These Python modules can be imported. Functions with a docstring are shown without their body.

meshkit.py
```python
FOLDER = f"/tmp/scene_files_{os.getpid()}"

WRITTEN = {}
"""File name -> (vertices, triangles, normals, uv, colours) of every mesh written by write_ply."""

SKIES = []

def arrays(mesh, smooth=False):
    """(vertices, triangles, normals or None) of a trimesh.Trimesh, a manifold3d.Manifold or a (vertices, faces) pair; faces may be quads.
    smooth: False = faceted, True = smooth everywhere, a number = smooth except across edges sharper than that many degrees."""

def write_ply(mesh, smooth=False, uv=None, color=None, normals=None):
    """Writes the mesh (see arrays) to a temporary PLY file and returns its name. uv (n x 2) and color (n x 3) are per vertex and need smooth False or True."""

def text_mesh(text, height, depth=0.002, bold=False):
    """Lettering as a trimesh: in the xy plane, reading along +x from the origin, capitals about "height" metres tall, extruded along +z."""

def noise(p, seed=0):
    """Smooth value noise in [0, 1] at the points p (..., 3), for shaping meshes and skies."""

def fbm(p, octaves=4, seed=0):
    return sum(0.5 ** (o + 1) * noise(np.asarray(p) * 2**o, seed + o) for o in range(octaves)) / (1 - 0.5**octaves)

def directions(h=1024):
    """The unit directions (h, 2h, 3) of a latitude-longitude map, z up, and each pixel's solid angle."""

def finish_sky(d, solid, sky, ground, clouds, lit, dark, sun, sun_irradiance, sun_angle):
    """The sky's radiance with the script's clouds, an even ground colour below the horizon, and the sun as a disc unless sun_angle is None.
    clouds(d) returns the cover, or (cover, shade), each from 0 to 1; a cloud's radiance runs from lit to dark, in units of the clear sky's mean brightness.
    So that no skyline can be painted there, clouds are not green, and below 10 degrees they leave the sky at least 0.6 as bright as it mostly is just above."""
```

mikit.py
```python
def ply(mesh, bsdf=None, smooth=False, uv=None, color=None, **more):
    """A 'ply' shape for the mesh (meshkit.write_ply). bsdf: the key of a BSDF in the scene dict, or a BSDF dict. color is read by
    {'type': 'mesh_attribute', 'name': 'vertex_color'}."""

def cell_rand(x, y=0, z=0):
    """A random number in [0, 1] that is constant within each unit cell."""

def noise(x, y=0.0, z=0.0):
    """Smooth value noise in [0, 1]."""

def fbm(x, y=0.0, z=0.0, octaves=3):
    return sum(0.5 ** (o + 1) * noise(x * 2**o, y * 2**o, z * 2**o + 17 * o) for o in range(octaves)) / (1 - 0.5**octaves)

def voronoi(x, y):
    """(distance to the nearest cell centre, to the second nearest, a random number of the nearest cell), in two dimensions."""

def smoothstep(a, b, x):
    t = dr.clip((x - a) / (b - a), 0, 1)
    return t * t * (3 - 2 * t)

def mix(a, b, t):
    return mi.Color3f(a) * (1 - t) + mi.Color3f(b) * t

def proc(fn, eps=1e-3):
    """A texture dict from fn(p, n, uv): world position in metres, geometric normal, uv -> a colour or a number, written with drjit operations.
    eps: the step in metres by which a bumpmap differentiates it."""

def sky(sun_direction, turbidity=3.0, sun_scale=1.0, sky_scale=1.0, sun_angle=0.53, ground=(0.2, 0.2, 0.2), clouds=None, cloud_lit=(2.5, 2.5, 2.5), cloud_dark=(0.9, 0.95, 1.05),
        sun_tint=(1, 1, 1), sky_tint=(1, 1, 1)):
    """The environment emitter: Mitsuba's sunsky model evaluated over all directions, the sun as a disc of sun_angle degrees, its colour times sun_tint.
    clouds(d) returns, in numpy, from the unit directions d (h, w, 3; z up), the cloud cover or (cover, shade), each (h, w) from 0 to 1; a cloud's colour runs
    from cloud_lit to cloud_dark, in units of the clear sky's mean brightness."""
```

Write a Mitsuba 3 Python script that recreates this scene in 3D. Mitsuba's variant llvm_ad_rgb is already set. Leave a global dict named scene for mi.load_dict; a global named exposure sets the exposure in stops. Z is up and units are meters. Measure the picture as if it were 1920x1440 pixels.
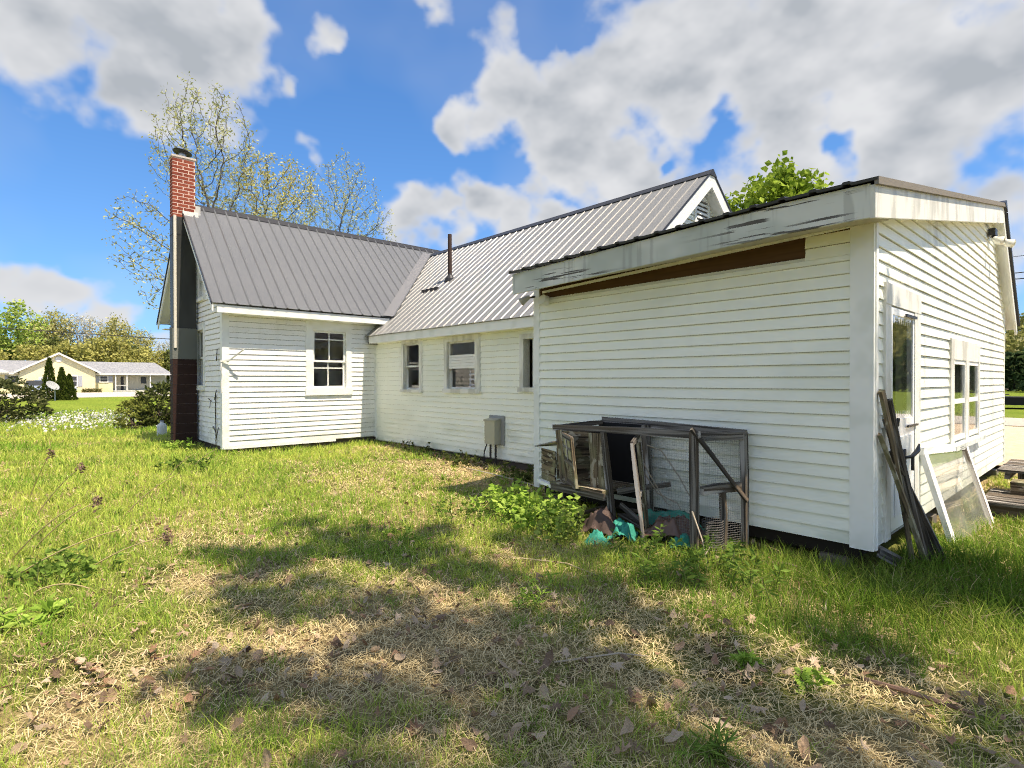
# White farmhouse with a rear shed, seen from the back yard. Mitsuba 3, z up, metres.
import math, random
import numpy as np
import drjit as dr
import mitsuba as mi
import trimesh
from scipy.spatial import cKDTree
import mikit, meshkit
from mikit import noise, fbm, voronoi, cell_rand, smoothstep, mix

T = mi.ScalarTransform4f
rng = np.random.default_rng(7)
random.seed(7)

# ------------------------------------------------------------------ camera, light, exposure
YAW, PITCH = math.radians(137.776), math.radians(-0.361)
EYE = np.array([1.2915, -4.903, 1.512])
FWD = np.array([math.cos(PITCH) * math.cos(YAW), math.cos(PITCH) * math.sin(YAW), math.sin(PITCH)])
scene, labels = {}, {}
scene['camera'] = {'type': 'perspective', 'fov': 85.46, 'fov_axis': 'x', 'near_clip': 0.05, 'far_clip': 3000.0,
                   'to_world': T().look_at(origin=EYE.tolist(), target=(EYE + FWD).tolist(), up=[0.0012, 0.0011, 1.0])}
exposure = 2.1
SUN = (1.0, 0.09, 1.93)


def sstep_np(a, b, x):
    t = np.clip((x - a) / (b - a), 0, 1)
    return t * t * (3 - 2 * t)


def clouds(d):
    """Cumulus: banks at the directions where they stand today, broken fields everywhere else."""
    az = np.degrees(np.arctan2(d[..., 1], d[..., 0])) % 360
    el = np.degrees(np.arcsin(np.clip(d[..., 2], -1, 1)))
    up = np.maximum(d[..., 2], 0.03)
    q = np.stack([d[..., 0] / (up + 0.22), d[..., 1] / (up + 0.22), 0 * up], -1)
    w1 = meshkit.fbm(d * 7.0 + 3.1, 5, 11) - 0.5
    w2 = meshkit.fbm(d * 7.0 + 9.7, 5, 23) - 0.5
    w3 = meshkit.fbm(d * 19.0 + 5.1, 4, 61) - 0.5
    w4 = meshkit.fbm(d * 19.0 + 2.7, 4, 67) - 0.5
    az2, el2 = az + w1 * 11.0 + w3 * 3.0, el + w2 * 9.0 + w4 * 2.5
    field = meshkit.fbm(q * 1.7 + 5.0, 5, 5)
    banks = [(170, 28, 8.5, 6.5, 1.1), (164.5, 29, 4, 6, .9), (168.5, 23, 5.5, 4.5, 1.0), (163.5, 23.5, 3, 3.5, .7), (178, 27, 8, 6.5, .9), (187, 30, 9, 8, .9),
             (155.2, 31.0, 2.3, 2.6, .75), (146.5, 33.3, 2.8, 1.6, .7), (157.6, 20.6, 1.8, 1.2, .55), (159.5, 26.3, 1.5, 1.5, .5),
             (143.2, 24.2, 3.2, 3.6, .8), (138, 27, 5, 5, .95), (132, 24, 7, 7, 1.1), (122, 29, 9, 7, 1.1), (126, 21, 7, 4.5, .9), (112, 27, 9, 8, 1.1),
             (111, 18.5, 6, 5, .9), (101, 22, 8, 9, 1.1), (96, 12, 6, 5, .7), (93, 25, 9, 9, 1.0), (139, 33.5, 4, 2.5, .5),
             (148, 15.5, 3.6, 2.9, .95), (143, 17, 3.3, 2.6, .95), (139, 16, 4, 3.8, .95), (134, 15.5, 5, 4, .8),
             (178, 7.5, 5.5, 2.8, 1.0), (173.5, 6, 3.5, 2.4, .85), (184, 8, 6, 3, .9), (168, 3.5, 5, 2, .6)]
    holes = [(135, 32.2, 2.0, 1.6, .75), (131.6, 31.8, .9, 1.2, .7), (122.7, 21.4, 1.1, .9, .6), (118.5, 23.0, .9, 1.2, .6), (106.8, 19.5, 1.8, .9, .6),
             (151.5, 25, 4.6, 6.5, .8), (152.5, 33, 1.2, 2.5, .5), (174, 15.5, 10, 3.0, .7), (139.5, 20.8, 3.5, .7, .5), (160, 15, 6, 4, .3)]
    v = np.zeros(az.shape)
    for a, e, wa, we, s in banks:
        v = np.maximum(v, s * np.exp(-((az2 - a) / wa) ** 2 - ((el2 - e) / we) ** 2))
    h = np.zeros(az.shape)
    for a, e, wa, we, s in holes:
        h = np.maximum(h, s * np.exp(-((az2 - a) / wa) ** 2 - ((el2 - e) / we) ** 2))
    near = np.exp(-(np.maximum(np.abs(az - 137) - 46, 0) / 8) ** 2 - (np.maximum(el - 36, 0) / 8) ** 2)
    fine = meshkit.fbm(d * 24.0 + 1.3, 6, 41) - 0.5
    dens = near * (v - h + 0.0) + (1 - near) * (field - 0.02) + fine * 0.80
    cover = np.clip((dens - 0.24) / 0.44, 0, 1)
    cover = cover * cover * (3 - 2 * cover)
    thick = np.clip((dens - 0.42) / 0.6, 0, 1)
    lump = meshkit.fbm(d * np.array([9., 9., 15.]) + 2.2, 5, 77)
    puff = meshkit.fbm(d * 22.0 + 8.2, 4, 91)
    shade = np.clip(0.12 + 0.55 * thick + 1.6 * (lump - 0.5) * (0.45 + thick) + 0.75 * (puff - 0.5), 0, 1) * sstep_np(2, 17, el)
    veil = np.clip(meshkit.fbm(d * 5.0 + 4.4, 4, 13) - 0.47, 0, 1) * 0.5
    return np.maximum(cover, veil), shade * np.clip(cover * 1.3 - .2, 0, 1)


scene['sky'] = mikit.sky(SUN, turbidity=2.6, sun_scale=1.15, sky_scale=1.0, ground=(0.16, 0.17, 0.09), clouds=clouds,
                         cloud_lit=(1.85, 1.87, 1.92), cloud_dark=(1.08, 1.16, 1.27), sky_tint=(0.72, 1.01, 1.34), sun_tint=(0.99, 1.0, 1.01))


# ------------------------------------------------------------------ helpers
taken = {}


def numbered(name):
    n = taken.get(name, 0)
    taken[name] = n + 1
    return name if n == 0 else f'{name}_{n:03d}'


def thing(name, label=None, cat=None, group=None, kind=None):
    """A key that parts hang from, or (with struct/tag) a mesh of its own."""
    key = numbered(name)
    labels[key] = {}
    if label: labels[key]['label'] = label
    if cat: labels[key]['category'] = cat
    if group: labels[key]['group'] = group
    if kind: labels[key]['kind'] = kind
    return key


def V(m):
    return (np.asarray(m[0], float), np.asarray(m[1], int)) if isinstance(m, tuple) else (np.asarray(m.vertices, float), np.asarray(m.faces, int))


def cat_(ms):
    """Join (v, f) or (v, f, uv) pieces; triangles only."""
    vs, fs, us, n = [], [], [], 0
    for m in ms:
        v, f = np.asarray(m[0], float), np.asarray(m[1], int)
        if f.shape[1] == 4: f = np.vstack([f[:, [0, 1, 2]], f[:, [0, 2, 3]]])
        vs.append(v); fs.append(f + n); n += len(v)
        if len(m) > 2: us.append(m[2])
    return (np.vstack(vs), np.vstack(fs)) + ((np.vstack(us),) if us else ())


def put(key, m, mat, smooth=False, color=None, **lab):
    """One entry of the scene. m: (v, f[, uv]) or trimesh or list of those; color: one rgb or one per vertex -> the 'vcol' materials."""
    if isinstance(m, list): m = cat_([V(x) if not isinstance(x, tuple) else x for x in m])
    uv = m[2] if isinstance(m, tuple) and len(m) > 2 else None
    v, f = V(m if not isinstance(m, tuple) else m[:2])
    if f.shape[1] == 4: f = np.vstack([f[:, [0, 1, 2]], f[:, [0, 2, 3]]])
    col = None
    if color is not None:
        col = np.asarray(color, float)
        if col.ndim == 1: col = np.tile(col, (len(v), 1))
    if (uv is not None or col is not None) and smooth not in (False, True): smooth = True
    scene[key] = mikit.ply((v, f), mat, smooth=smooth, uv=uv, color=col)
    if lab: labels.setdefault(key, {}).update(lab)
    return key


def part(parent, name, m, mat, smooth=False, color=None, **lab):
    return put(numbered(f'{parent}__{name}'), m, mat, smooth, color, **lab)


BOXF = np.array([[0, 3, 2, 1], [4, 5, 6, 7], [0, 1, 5, 4], [1, 2, 6, 5], [2, 3, 7, 6], [3, 0, 4, 7]])


def hexa(p):
    """8 corners: bottom 0-3 counter-clockwise from above, top 4-7."""
    v = np.asarray(p, float)
    f = BOXF
    c = v.mean(0)
    n = np.cross(v[f[1][1]] - v[f[1][0]], v[f[1][2]] - v[f[1][0]])
    if np.dot(n, v[f[1]].mean(0) - c) < 0: f = f[:, ::-1]
    return v, np.vstack([f[:, [0, 1, 2]], f[:, [0, 2, 3]]])


def bx(x0, x1, y0, y1, z0, z1):
    return hexa([(x0, y0, z0), (x1, y0, z0), (x1, y1, z0), (x0, y1, z0), (x0, y0, z1), (x1, y0, z1), (x1, y1, z1), (x0, y1, z1)])


def beam(p0, p1, w, h, side=(0, 0, 1), jit=0.002, segs=1, warp=0.0):
    """A squared timber from p0 to p1; w across, h along 'side'; uv: u along it, v round it (metres, from a random start)."""
    p0, p1 = np.asarray(p0, float), np.asarray(p1, float)
    d = p1 - p0; L = np.linalg.norm(d); d /= L
    s = np.asarray(side, float); s = s - d * (s @ d)
    if np.linalg.norm(s) < 1e-6: s = np.cross(d, [1, 0.3, 0])
    s /= np.linalg.norm(s); a = np.cross(d, s)
    n = segs + 1
    ring = np.array([(-w / 2, -h / 2), (w / 2, -h / 2), (w / 2, h / 2), (-w / 2, h / 2)])
    per = np.array([0, w, w + h, 2 * w + h, 2 * w + 2 * h])
    bow = rng.normal(0, 1, 2) * warp
    P = np.zeros((n, 4, 3))
    for i in range(n):
        t = i / segs
        off = math.sin(math.pi * t)
        for k in range(4):
            r = ring[k] + rng.normal(0, jit, 2)
            P[i, k] = p0 + d * L * t + a * (r[0] + bow[0] * off) + s * (r[1] + bow[1] * off)
    vs, fs, us = [], [], []
    u0, v0 = rng.uniform(0, 40, 2)
    for i in range(segs):
        for k in range(4):
            k2 = (k + 1) % 4
            b = len(vs)
            vs += [P[i, k], P[i, k2], P[i + 1, k2], P[i + 1, k]]
            ta, tb = L * i / segs, L * (i + 1) / segs
            us += [(u0 + ta, v0 + per[k]), (u0 + ta, v0 + per[k + 1]), (u0 + tb, v0 + per[k + 1]), (u0 + tb, v0 + per[k])]
            fs += [(b, b + 1, b + 2), (b, b + 2, b + 3)]
    for i, o in ((0, 1), (n - 1, 0)):
        b = len(vs)
        vs += [P[i, k] for k in range(4)]
        us += [(u0 + r[0] * .2, v0 + 7 + r[1]) for r in ring]
        fs += [(b, b + 2, b + 1), (b, b + 3, b + 2)] if o else [(b, b + 1, b + 2), (b, b + 2, b + 3)]
    v, f = np.array(vs), np.array(fs)
    m = trimesh.Trimesh(v, f, process=False)
    if m.volume < 0: f = f[:, ::-1]
    return v, f, np.array(us)


def tube(pts, radii, sides=6, cap=True):
    p = np.asarray(pts, float); n = len(p)
    r = np.broadcast_to(radii, (n,))
    t = np.gradient(p, axis=0); t /= np.linalg.norm(t, axis=1, keepdims=True) + 1e-12
    ref = np.array([0, 0, 1.]) if abs(t[0][2]) < .9 else np.array([1., 0, 0])
    a = np.cross(t, ref); a /= np.linalg.norm(a, axis=1, keepdims=True) + 1e-12
    b = np.cross(t, a)
    ang = np.arange(sides) * 2 * np.pi / sides
    v = (p[:, None] + r[:, None, None] * (np.cos(ang)[None, :, None] * a[:, None] + np.sin(ang)[None, :, None] * b[:, None])).reshape(-1, 3)
    i, j = np.meshgrid(np.arange(n - 1), np.arange(sides), indexing='ij')
    j2 = (j + 1) % sides
    q = np.stack([i * sides + j, i * sides + j2, (i + 1) * sides + j2, (i + 1) * sides + j], -1).reshape(-1, 4)
    f = np.vstack([q[:, [0, 2, 1]], q[:, [0, 3, 2]]])
    if cap:
        k = np.arange(1, sides - 1)
        f = np.vstack([f, np.stack([k * 0, k, k + 1], 1), np.stack([k * 0, k + 1, k], 1) + (n - 1) * sides])
    m = trimesh.Trimesh(v, f, process=False)
    return (v, f) if m.volume >= 0 else (v, f[:, ::-1])


def lathe(profile, c=(0, 0, 0), sides=20):
    """profile: (r, z) from bottom to top."""
    pr = np.asarray(profile, float); n = len(pr)
    ang = np.arange(sides) * 2 * np.pi / sides
    v = np.stack([pr[:, :1] * np.cos(ang), pr[:, :1] * np.sin(ang), np.repeat(pr[:, 1:], sides, 1)], -1).reshape(-1, 3) + np.asarray(c)
    i, j = np.meshgrid(np.arange(n - 1), np.arange(sides), indexing='ij')
    j2 = (j + 1) % sides
    q = np.stack([i * sides + j, i * sides + j2, (i + 1) * sides + j2, (i + 1) * sides + j], -1).reshape(-1, 4)
    return v, np.vstack([q[:, [0, 1, 2]], q[:, [0, 2, 3]]])


def xform(m, M):
    v = np.asarray(m[0]) @ np.asarray(M)[:3, :3].T + np.asarray(M)[:3, 3]
    return (v,) + tuple(m[1:])


def rot(axis, deg, at=(0, 0, 0)):
    return trimesh.transformations.rotation_matrix(math.radians(deg), axis, at)


def sstep(a, b, x):
    t = np.clip((x - a) / (b - a), 0, 1)
    return t * t * (3 - 2 * t)


def gz(x, y):
    """Height of the ground."""
    x, y = np.asarray(x, float), np.asarray(y, float)
    r = np.hypot(x - 1.3, y + 4.9)
    p = np.stack([x, y, 0 * x], -1)
    b = (meshkit.fbm(p * 0.9, 3, 3) - .5) * .10 + (meshkit.fbm(p * 3.1, 3, 8) - .5) * .05
    return b * (1 - sstep(14, 26, r)) + 0.11 * sstep(-3, -9, x) + 0.0 * y


# ------------------------------------------------------------------ materials
def diffuse(fn_or_rgb):
    return {'type': 'proc', **{k: v for k, v in mikit.proc(fn_or_rgb).items() if k != 'type'}} if callable(fn_or_rgb) else {'type': 'rgb', 'value': list(fn_or_rgb)}


def principled(key, color, rough=.6, spec=.4, metal=0., bump=None, bump_scale=1., two=True, **more):
    b = {'type': 'principled', 'base_color': diffuse(color), 'roughness': rough, 'specular': spec, 'metallic': metal, **more}
    if bump is not None:
        b = {'type': 'bumpmap', 'tex': mikit.proc(bump), 'scale': bump_scale, 'bsdf': b}
    scene[key] = {'type': 'twosided', 'bsdf': b} if two else b


def paint_old(p, n, uv):
    streak = fbm((p.x + p.y) * 9, 3.3, p.z * .7, 3)
    grime = fbm(p.x * 1.3 + 7, p.y * 1.3, p.z * 1.9, 3)
    speck = noise(p.x * 70, p.y * 70, p.z * 110)
    c = mix((.86, .86, .84), (.74, .74, .70), smoothstep(.42, .75, streak) * .55)
    c = mix(c, (.50, .50, .44), smoothstep(.52, .8, grime) * .35)
    low = smoothstep(.95, .15, p.z)
    c = mix(c, (.36, .38, .30), low * smoothstep(.42, .72, fbm(p.x * 3 + 1, p.y * 3, p.z * 6, 3)) * .55)
    return mix(c, (.40, .37, .32), smoothstep(.80, .9, speck) * smoothstep(.45, .62, grime) * .7)


def vinyl_c(p, n, uv):
    streak = fbm((p.x + p.y) * 11, 8.1, p.z * .5, 3)
    grime = fbm(p.x * .9 + 3, p.y * .9, p.z * 1.3, 3)
    c = mix((.86, .875, .775), (.81, .825, .73), smoothstep(.40, .75, streak) * .35)
    c = mix(c, (.64, .67, .58), smoothstep(.48, .8, grime) * .4)
    low = smoothstep(1.0, .2, p.z)
    c = mix(c, (.45, .49, .38), low * smoothstep(.45, .75, fbm(p.x * 2.2, p.y * 2.2, p.z * 5, 3)) * .5)
    run = smoothstep(.48, .70, fbm((p.x * 1.02 + p.y) * 7, 1.7, p.z * .55, 2)) * smoothstep(.30, .60, noise(p.x * 2, p.y * .9 + 3.0, p.z * .6))  # grey end-wall streaks: grime, plus dappled tree shade put into the colour
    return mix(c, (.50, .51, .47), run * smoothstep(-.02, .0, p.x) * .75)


def trim_c(p, n, uv):
    g = fbm(p.x * 6, p.y * 6, p.z * 5, 3)
    return mix((.83, .84, .81), (.68, .70, .64), smoothstep(.45, .75, g) * .6)


def peel_c(p, n, uv):
    """Old fascia paint: grey-white, run stains, long cracks down to bare grey wood."""
    along = p.x + p.y
    g = fbm(along * 2.5, 4.0, p.z * 3, 3)
    c = mix((.62, .64, .60), (.42, .46, .42), smoothstep(.4, .72, g) * .8)
    run = smoothstep(.58, .75, fbm(along * 16, 2.0, p.z * 1.5, 3))
    c = mix(c, (.30, .31, .29), run * .45)
    crack = smoothstep(.60, .65, fbm(along * 2.6 + 11, 9.0, p.z * 46, 3)) * dr.maximum(smoothstep(.56, .66, noise(along * 1.1 + 3.7, 3.0, p.z * 2)), smoothstep(-1.9, -1.2, along) * smoothstep(-.35, -.6, along) * smoothstep(.35, .55, noise(along * 2.3, 1.0, p.z * 9)))
    return mix(c, (.10, .095, .085), crack)


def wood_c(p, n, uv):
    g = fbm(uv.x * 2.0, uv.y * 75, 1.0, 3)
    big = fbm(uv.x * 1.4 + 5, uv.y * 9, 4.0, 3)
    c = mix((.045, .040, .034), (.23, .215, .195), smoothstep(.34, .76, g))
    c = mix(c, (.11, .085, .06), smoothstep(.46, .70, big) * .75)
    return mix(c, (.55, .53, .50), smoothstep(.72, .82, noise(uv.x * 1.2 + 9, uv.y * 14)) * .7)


def plank_c(p, n, uv):
    """Brown rotten boards with scraps of lichen and old whitewash."""
    g = fbm(uv.x * 2.2, uv.y * 60, 1.0, 3)
    c = mix((.045, .035, .024), (.21, .165, .105), smoothstep(.28, .72, g))
    s = smoothstep(.60, .70, fbm(uv.x * 9 + 3, uv.y * 26, 2, 3))
    c = mix(c, (.44, .41, .32), s * .75)
    return mix(c, (.22, .22, .12), smoothstep(.52, .68, noise(uv.x * 5, uv.y * 11, 3)) * .45)


def ply_c(p, n, uv):
    g = fbm(p.x * 3, 0.4, p.z * 34, 3)
    return mix((.055, .028, .014), (.13, .07, .035), g)


def metal_c(p, n, uv):
    g = fbm(p.x * .8, p.y * .8, p.z * .8, 3)
    return mix((.125, .132, .142), (.148, .154, .163), g)


def brick_c(p, n, uv):
    b = cell_rand(p.y * 5 + p.x * 5, 2.0, p.z * 15)
    g = fbm(p.x * 40, p.y * 40, p.z * 40, 3)
    return mix(mix((.20, .045, .028), (.30, .080, .048), b), (.13, .05, .04), smoothstep(.55, .8, g) * .6)


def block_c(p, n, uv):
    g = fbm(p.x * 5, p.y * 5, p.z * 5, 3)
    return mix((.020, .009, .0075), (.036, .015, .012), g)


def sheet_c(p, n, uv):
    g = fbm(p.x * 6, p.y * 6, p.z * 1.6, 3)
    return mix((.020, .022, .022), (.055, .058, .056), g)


def soil_c(p, n, uv):
    """Thatch, soil and moss between the blades."""
    a = fbm(p.x * 1.1, p.y * 1.1, 0.3, 3)
    b = fbm(p.x * 6.5, p.y * 6.5, 2.2, 3)
    f = fbm(p.x * 55, p.y * 80, 1.1, 3)
    c = mix((.27, .21, .105), (.13, .14, .038), smoothstep(.40, .62, a))
    c = mix(c, (.10, .07, .045), smoothstep(.52, .72, b) * .7)
    c = mix(c, c * .55, smoothstep(.45, .7, f))
    far = smoothstep(16.0, 34.0, dr.sqrt(dr.square(p.x - 1.3) + dr.square(p.y + 4.9)))
    lawn = mix((.088, .130, .014), (.125, .160, .022), fbm(p.x * .35, p.y * .9, 5.0, 3))
    return mix(c, lawn, far)


def road_c(p, n, uv):
    g = fbm(p.x * .5, p.y * .5, 1.0, 3)
    return mix((.31, .285, .24), (.38, .35, .30), g)


def gravel_c(p, n, uv):
    g = fbm(p.x * 9, p.y * 9, 1.0, 4)
    return mix((.36, .28, .19), (.52, .42, .30), g)


def bark_c(p, n, uv):
    g = fbm(p.x * 12, p.y * 12, p.z * 3, 3)
    return mix((.06, .05, .04), (.17, .15, .125), g)


def shingle_c(p, n, uv):
    g = fbm(p.x * 2, p.y * 6, p.z * 9, 3)
    row = smoothstep(.0, .25, dr.abs(p.z * 7 - dr.floor(p.z * 7) - .5) * 2)
    return mix((.21, .22, .24), (.29, .30, .32), g) * (.85 + .15 * row)


def yellow_c(p, n, uv):
    k = p.z * 8.0
    lap = smoothstep(.78, 1.0, k - dr.floor(k))
    return mix((.90, .79, .46), (.92, .83, .53), fbm(p.x, p.y * .7, p.z, 2)) * (1 - .13 * lap)


principled('clapboard_paint', paint_old, .62, .3)
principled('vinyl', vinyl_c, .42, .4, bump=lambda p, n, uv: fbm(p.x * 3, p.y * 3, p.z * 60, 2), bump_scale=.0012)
principled('trim', trim_c, .5, .35)
principled('alu', lambda p, n, uv: mix((.74, .74, .69), (.52, .52, .47), smoothstep(.42, .72, fbm(p.x * 9, p.y * 9, p.z * 2.2, 3))), .5, .4)
principled('peeling', peel_c, .7, .25)
principled('wood', wood_c, .8, .2)
principled('plank', plank_c, .85, .2)
principled('plywood', ply_c, .8, .2)
principled('roof_metal', metal_c, .30, .5)
principled('worn_roof', lambda p, n, uv: mix((.17, .174, .173), (.215, .218, .214), fbm(p.x * 1.2, p.y * .8, p.z, 3)), .36, .5)
principled('dark_metal', (.035, .036, .04), .4, .5, metal=.3)
principled('brick', brick_c, .85, .2)
principled('block', block_c, .7, .3)
principled('mortar', (.74, .56, .48), .9, .1)
principled('sheet', sheet_c, .45, .4)
principled('soil', soil_c, .95, .1)
principled('paving', road_c, .9, .1)
principled('gravel_mat', gravel_c, .95, .1)
principled('bark', bark_c, .9, .15)
principled('shingle', shingle_c, .9, .15)
principled('yellow_siding', yellow_c, .6, .3)
vc = {'type': 'mesh_attribute', 'name': 'vertex_color'}
scene['vcol'] = {'type': 'twosided', 'bsdf': {'type': 'principled', 'base_color': vc, 'roughness': .75, 'specular': .25}}
scene['vgloss'] = {'type': 'twosided', 'bsdf': {'type': 'principled', 'base_color': vc, 'roughness': .3, 'specular': .5}}
scene['vmetal'] = {'type': 'twosided', 'bsdf': {'type': 'principled', 'base_color': vc, 'roughness': .35, 'metallic': .85}}
scene['leafy'] = {'type': 'principledthin', 'base_color': vc, 'roughness': .55, 'diff_trans': .55, 'eta': 1.35}
scene['glass'] = {'type': 'thindielectric', 'int_ior': 1.5}
scene['dusty'] = {'type': 'blendbsdf', 'weight': mikit.proc(lambda p, n, uv: .10 + .25 * fbm(p.x * 4, p.y * 4, p.z * 6, 3)),
                  'a': {'type': 'thindielectric', 'int_ior': 1.5}, 'b': {'type': 'twosided', 'bsdf': {'type': 'diffuse', 'reflectance': {'type': 'rgb', 'value': [.5, .52, .45]}}}}
WHITE, DARK, GREY = (.78, .78, .75), (.018, .018, .018), (.32, .33, .33)
# ------------------------------------------------------------------ walls, siding, windows
class Face:
    """A wall plane: u along it, d out of it, z up."""
    def __init__(s, P0, U, N):
        s.P, s.U, s.N = np.array(P0, float), np.array(U, float), np.array(N, float)

    def at(s, u, d, z):
        return s.P + s.U * u + s.N * d + np.array([0, 0, z])

    def box(s, u0, u1, d0, d1, z0, z1):
        return hexa([s.at(u0, d0, z0), s.at(u1, d0, z0), s.at(u1, d1, z0), s.at(u0, d1, z0), s.at(u0, d0, z1), s.at(u1, d0, z1), s.at(u1, d1, z1), s.at(u0, d1, z1)])

    def slab(s, poly, holes, d0, d1):
        from shapely.geometry import Polygon, box
        pg = Polygon(poly)
        for a, b, c, e in holes: pg = pg.difference(box(a, c, b, e))
        m = trimesh.util.concatenate([trimesh.creation.extrude_polygon(g, d1 - d0, engine='earcut') for g in getattr(pg, 'geoms', [pg])])
        v = np.array([s.at(x, d0 + z, y) for x, y, z in m.vertices])
        f = m.faces
        return (v, f) if trimesh.Trimesh(v, f, process=False).volume > 0 else (v, f[:, ::-1])


def siding(wall, F, z0, z1, exposure, span, holes, tb, tt, mat, name='clapboard', jit=.001, gap=.010):
    """Lapped boards, each a piece of its own, cut round the openings. span(z) -> (u0, u1)."""
    z = z0
    while z < z1 - .02:
        ze = min(z + exposure, z1)
        a0, b0 = span(z); a1, b1 = span(ze)
        cuts = [h for h in holes if h[2] < ze - 1e-6 and h[3] > z + 1e-6]
        pieces, cur = [], None
        us = sorted(cuts)
        lo = None
        segs = []
        left0, left1 = a0, a1
        for h in us:
            segs.append((left0, left1, h[0], h[0], z, ze))
            if h[2] > z + .012: segs.append((h[0], h[0], h[1], h[1], z, min(h[2], ze)))
            if h[3] < ze - .012: segs.append((h[0], h[0], h[1], h[1], max(h[3], z), ze))
            left0 = left1 = h[1]
        segs.append((left0, left1, b0, b1, z, ze))
        for l0, l1, r0, r1, za, zb in segs:
            if r0 - l0 < .015 and r1 - l1 < .015: continue
            if r1 <= l1: l1 = r1 = (l1 + r1) / 2
            fa, fb = (za - z) / exposure, (zb - z) / exposure
            j = rng.normal(0, jit, 4)
            t0 = tb + (tt - tb) * fa; t1 = tb + (tt - tb) * fb
            ov = -gap if zb >= ze - 1e-6 and zb < z1 - 1e-6 else 0
            p = [F.at(l0, 0, za + j[2]), F.at(r0, 0, za + j[3]), F.at(r0, t0 + j[0], za + j[3]), F.at(l0, t0 + j[1], za + j[2]),
                 F.at(l1, 0, zb + ov), F.at(r1, 0, zb + ov), F.at(r1, max(t1, .002), zb + ov), F.at(l1, max(t1, .002), zb + ov)]
            part(wall, name, hexa(p), mat)
        z = ze


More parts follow.
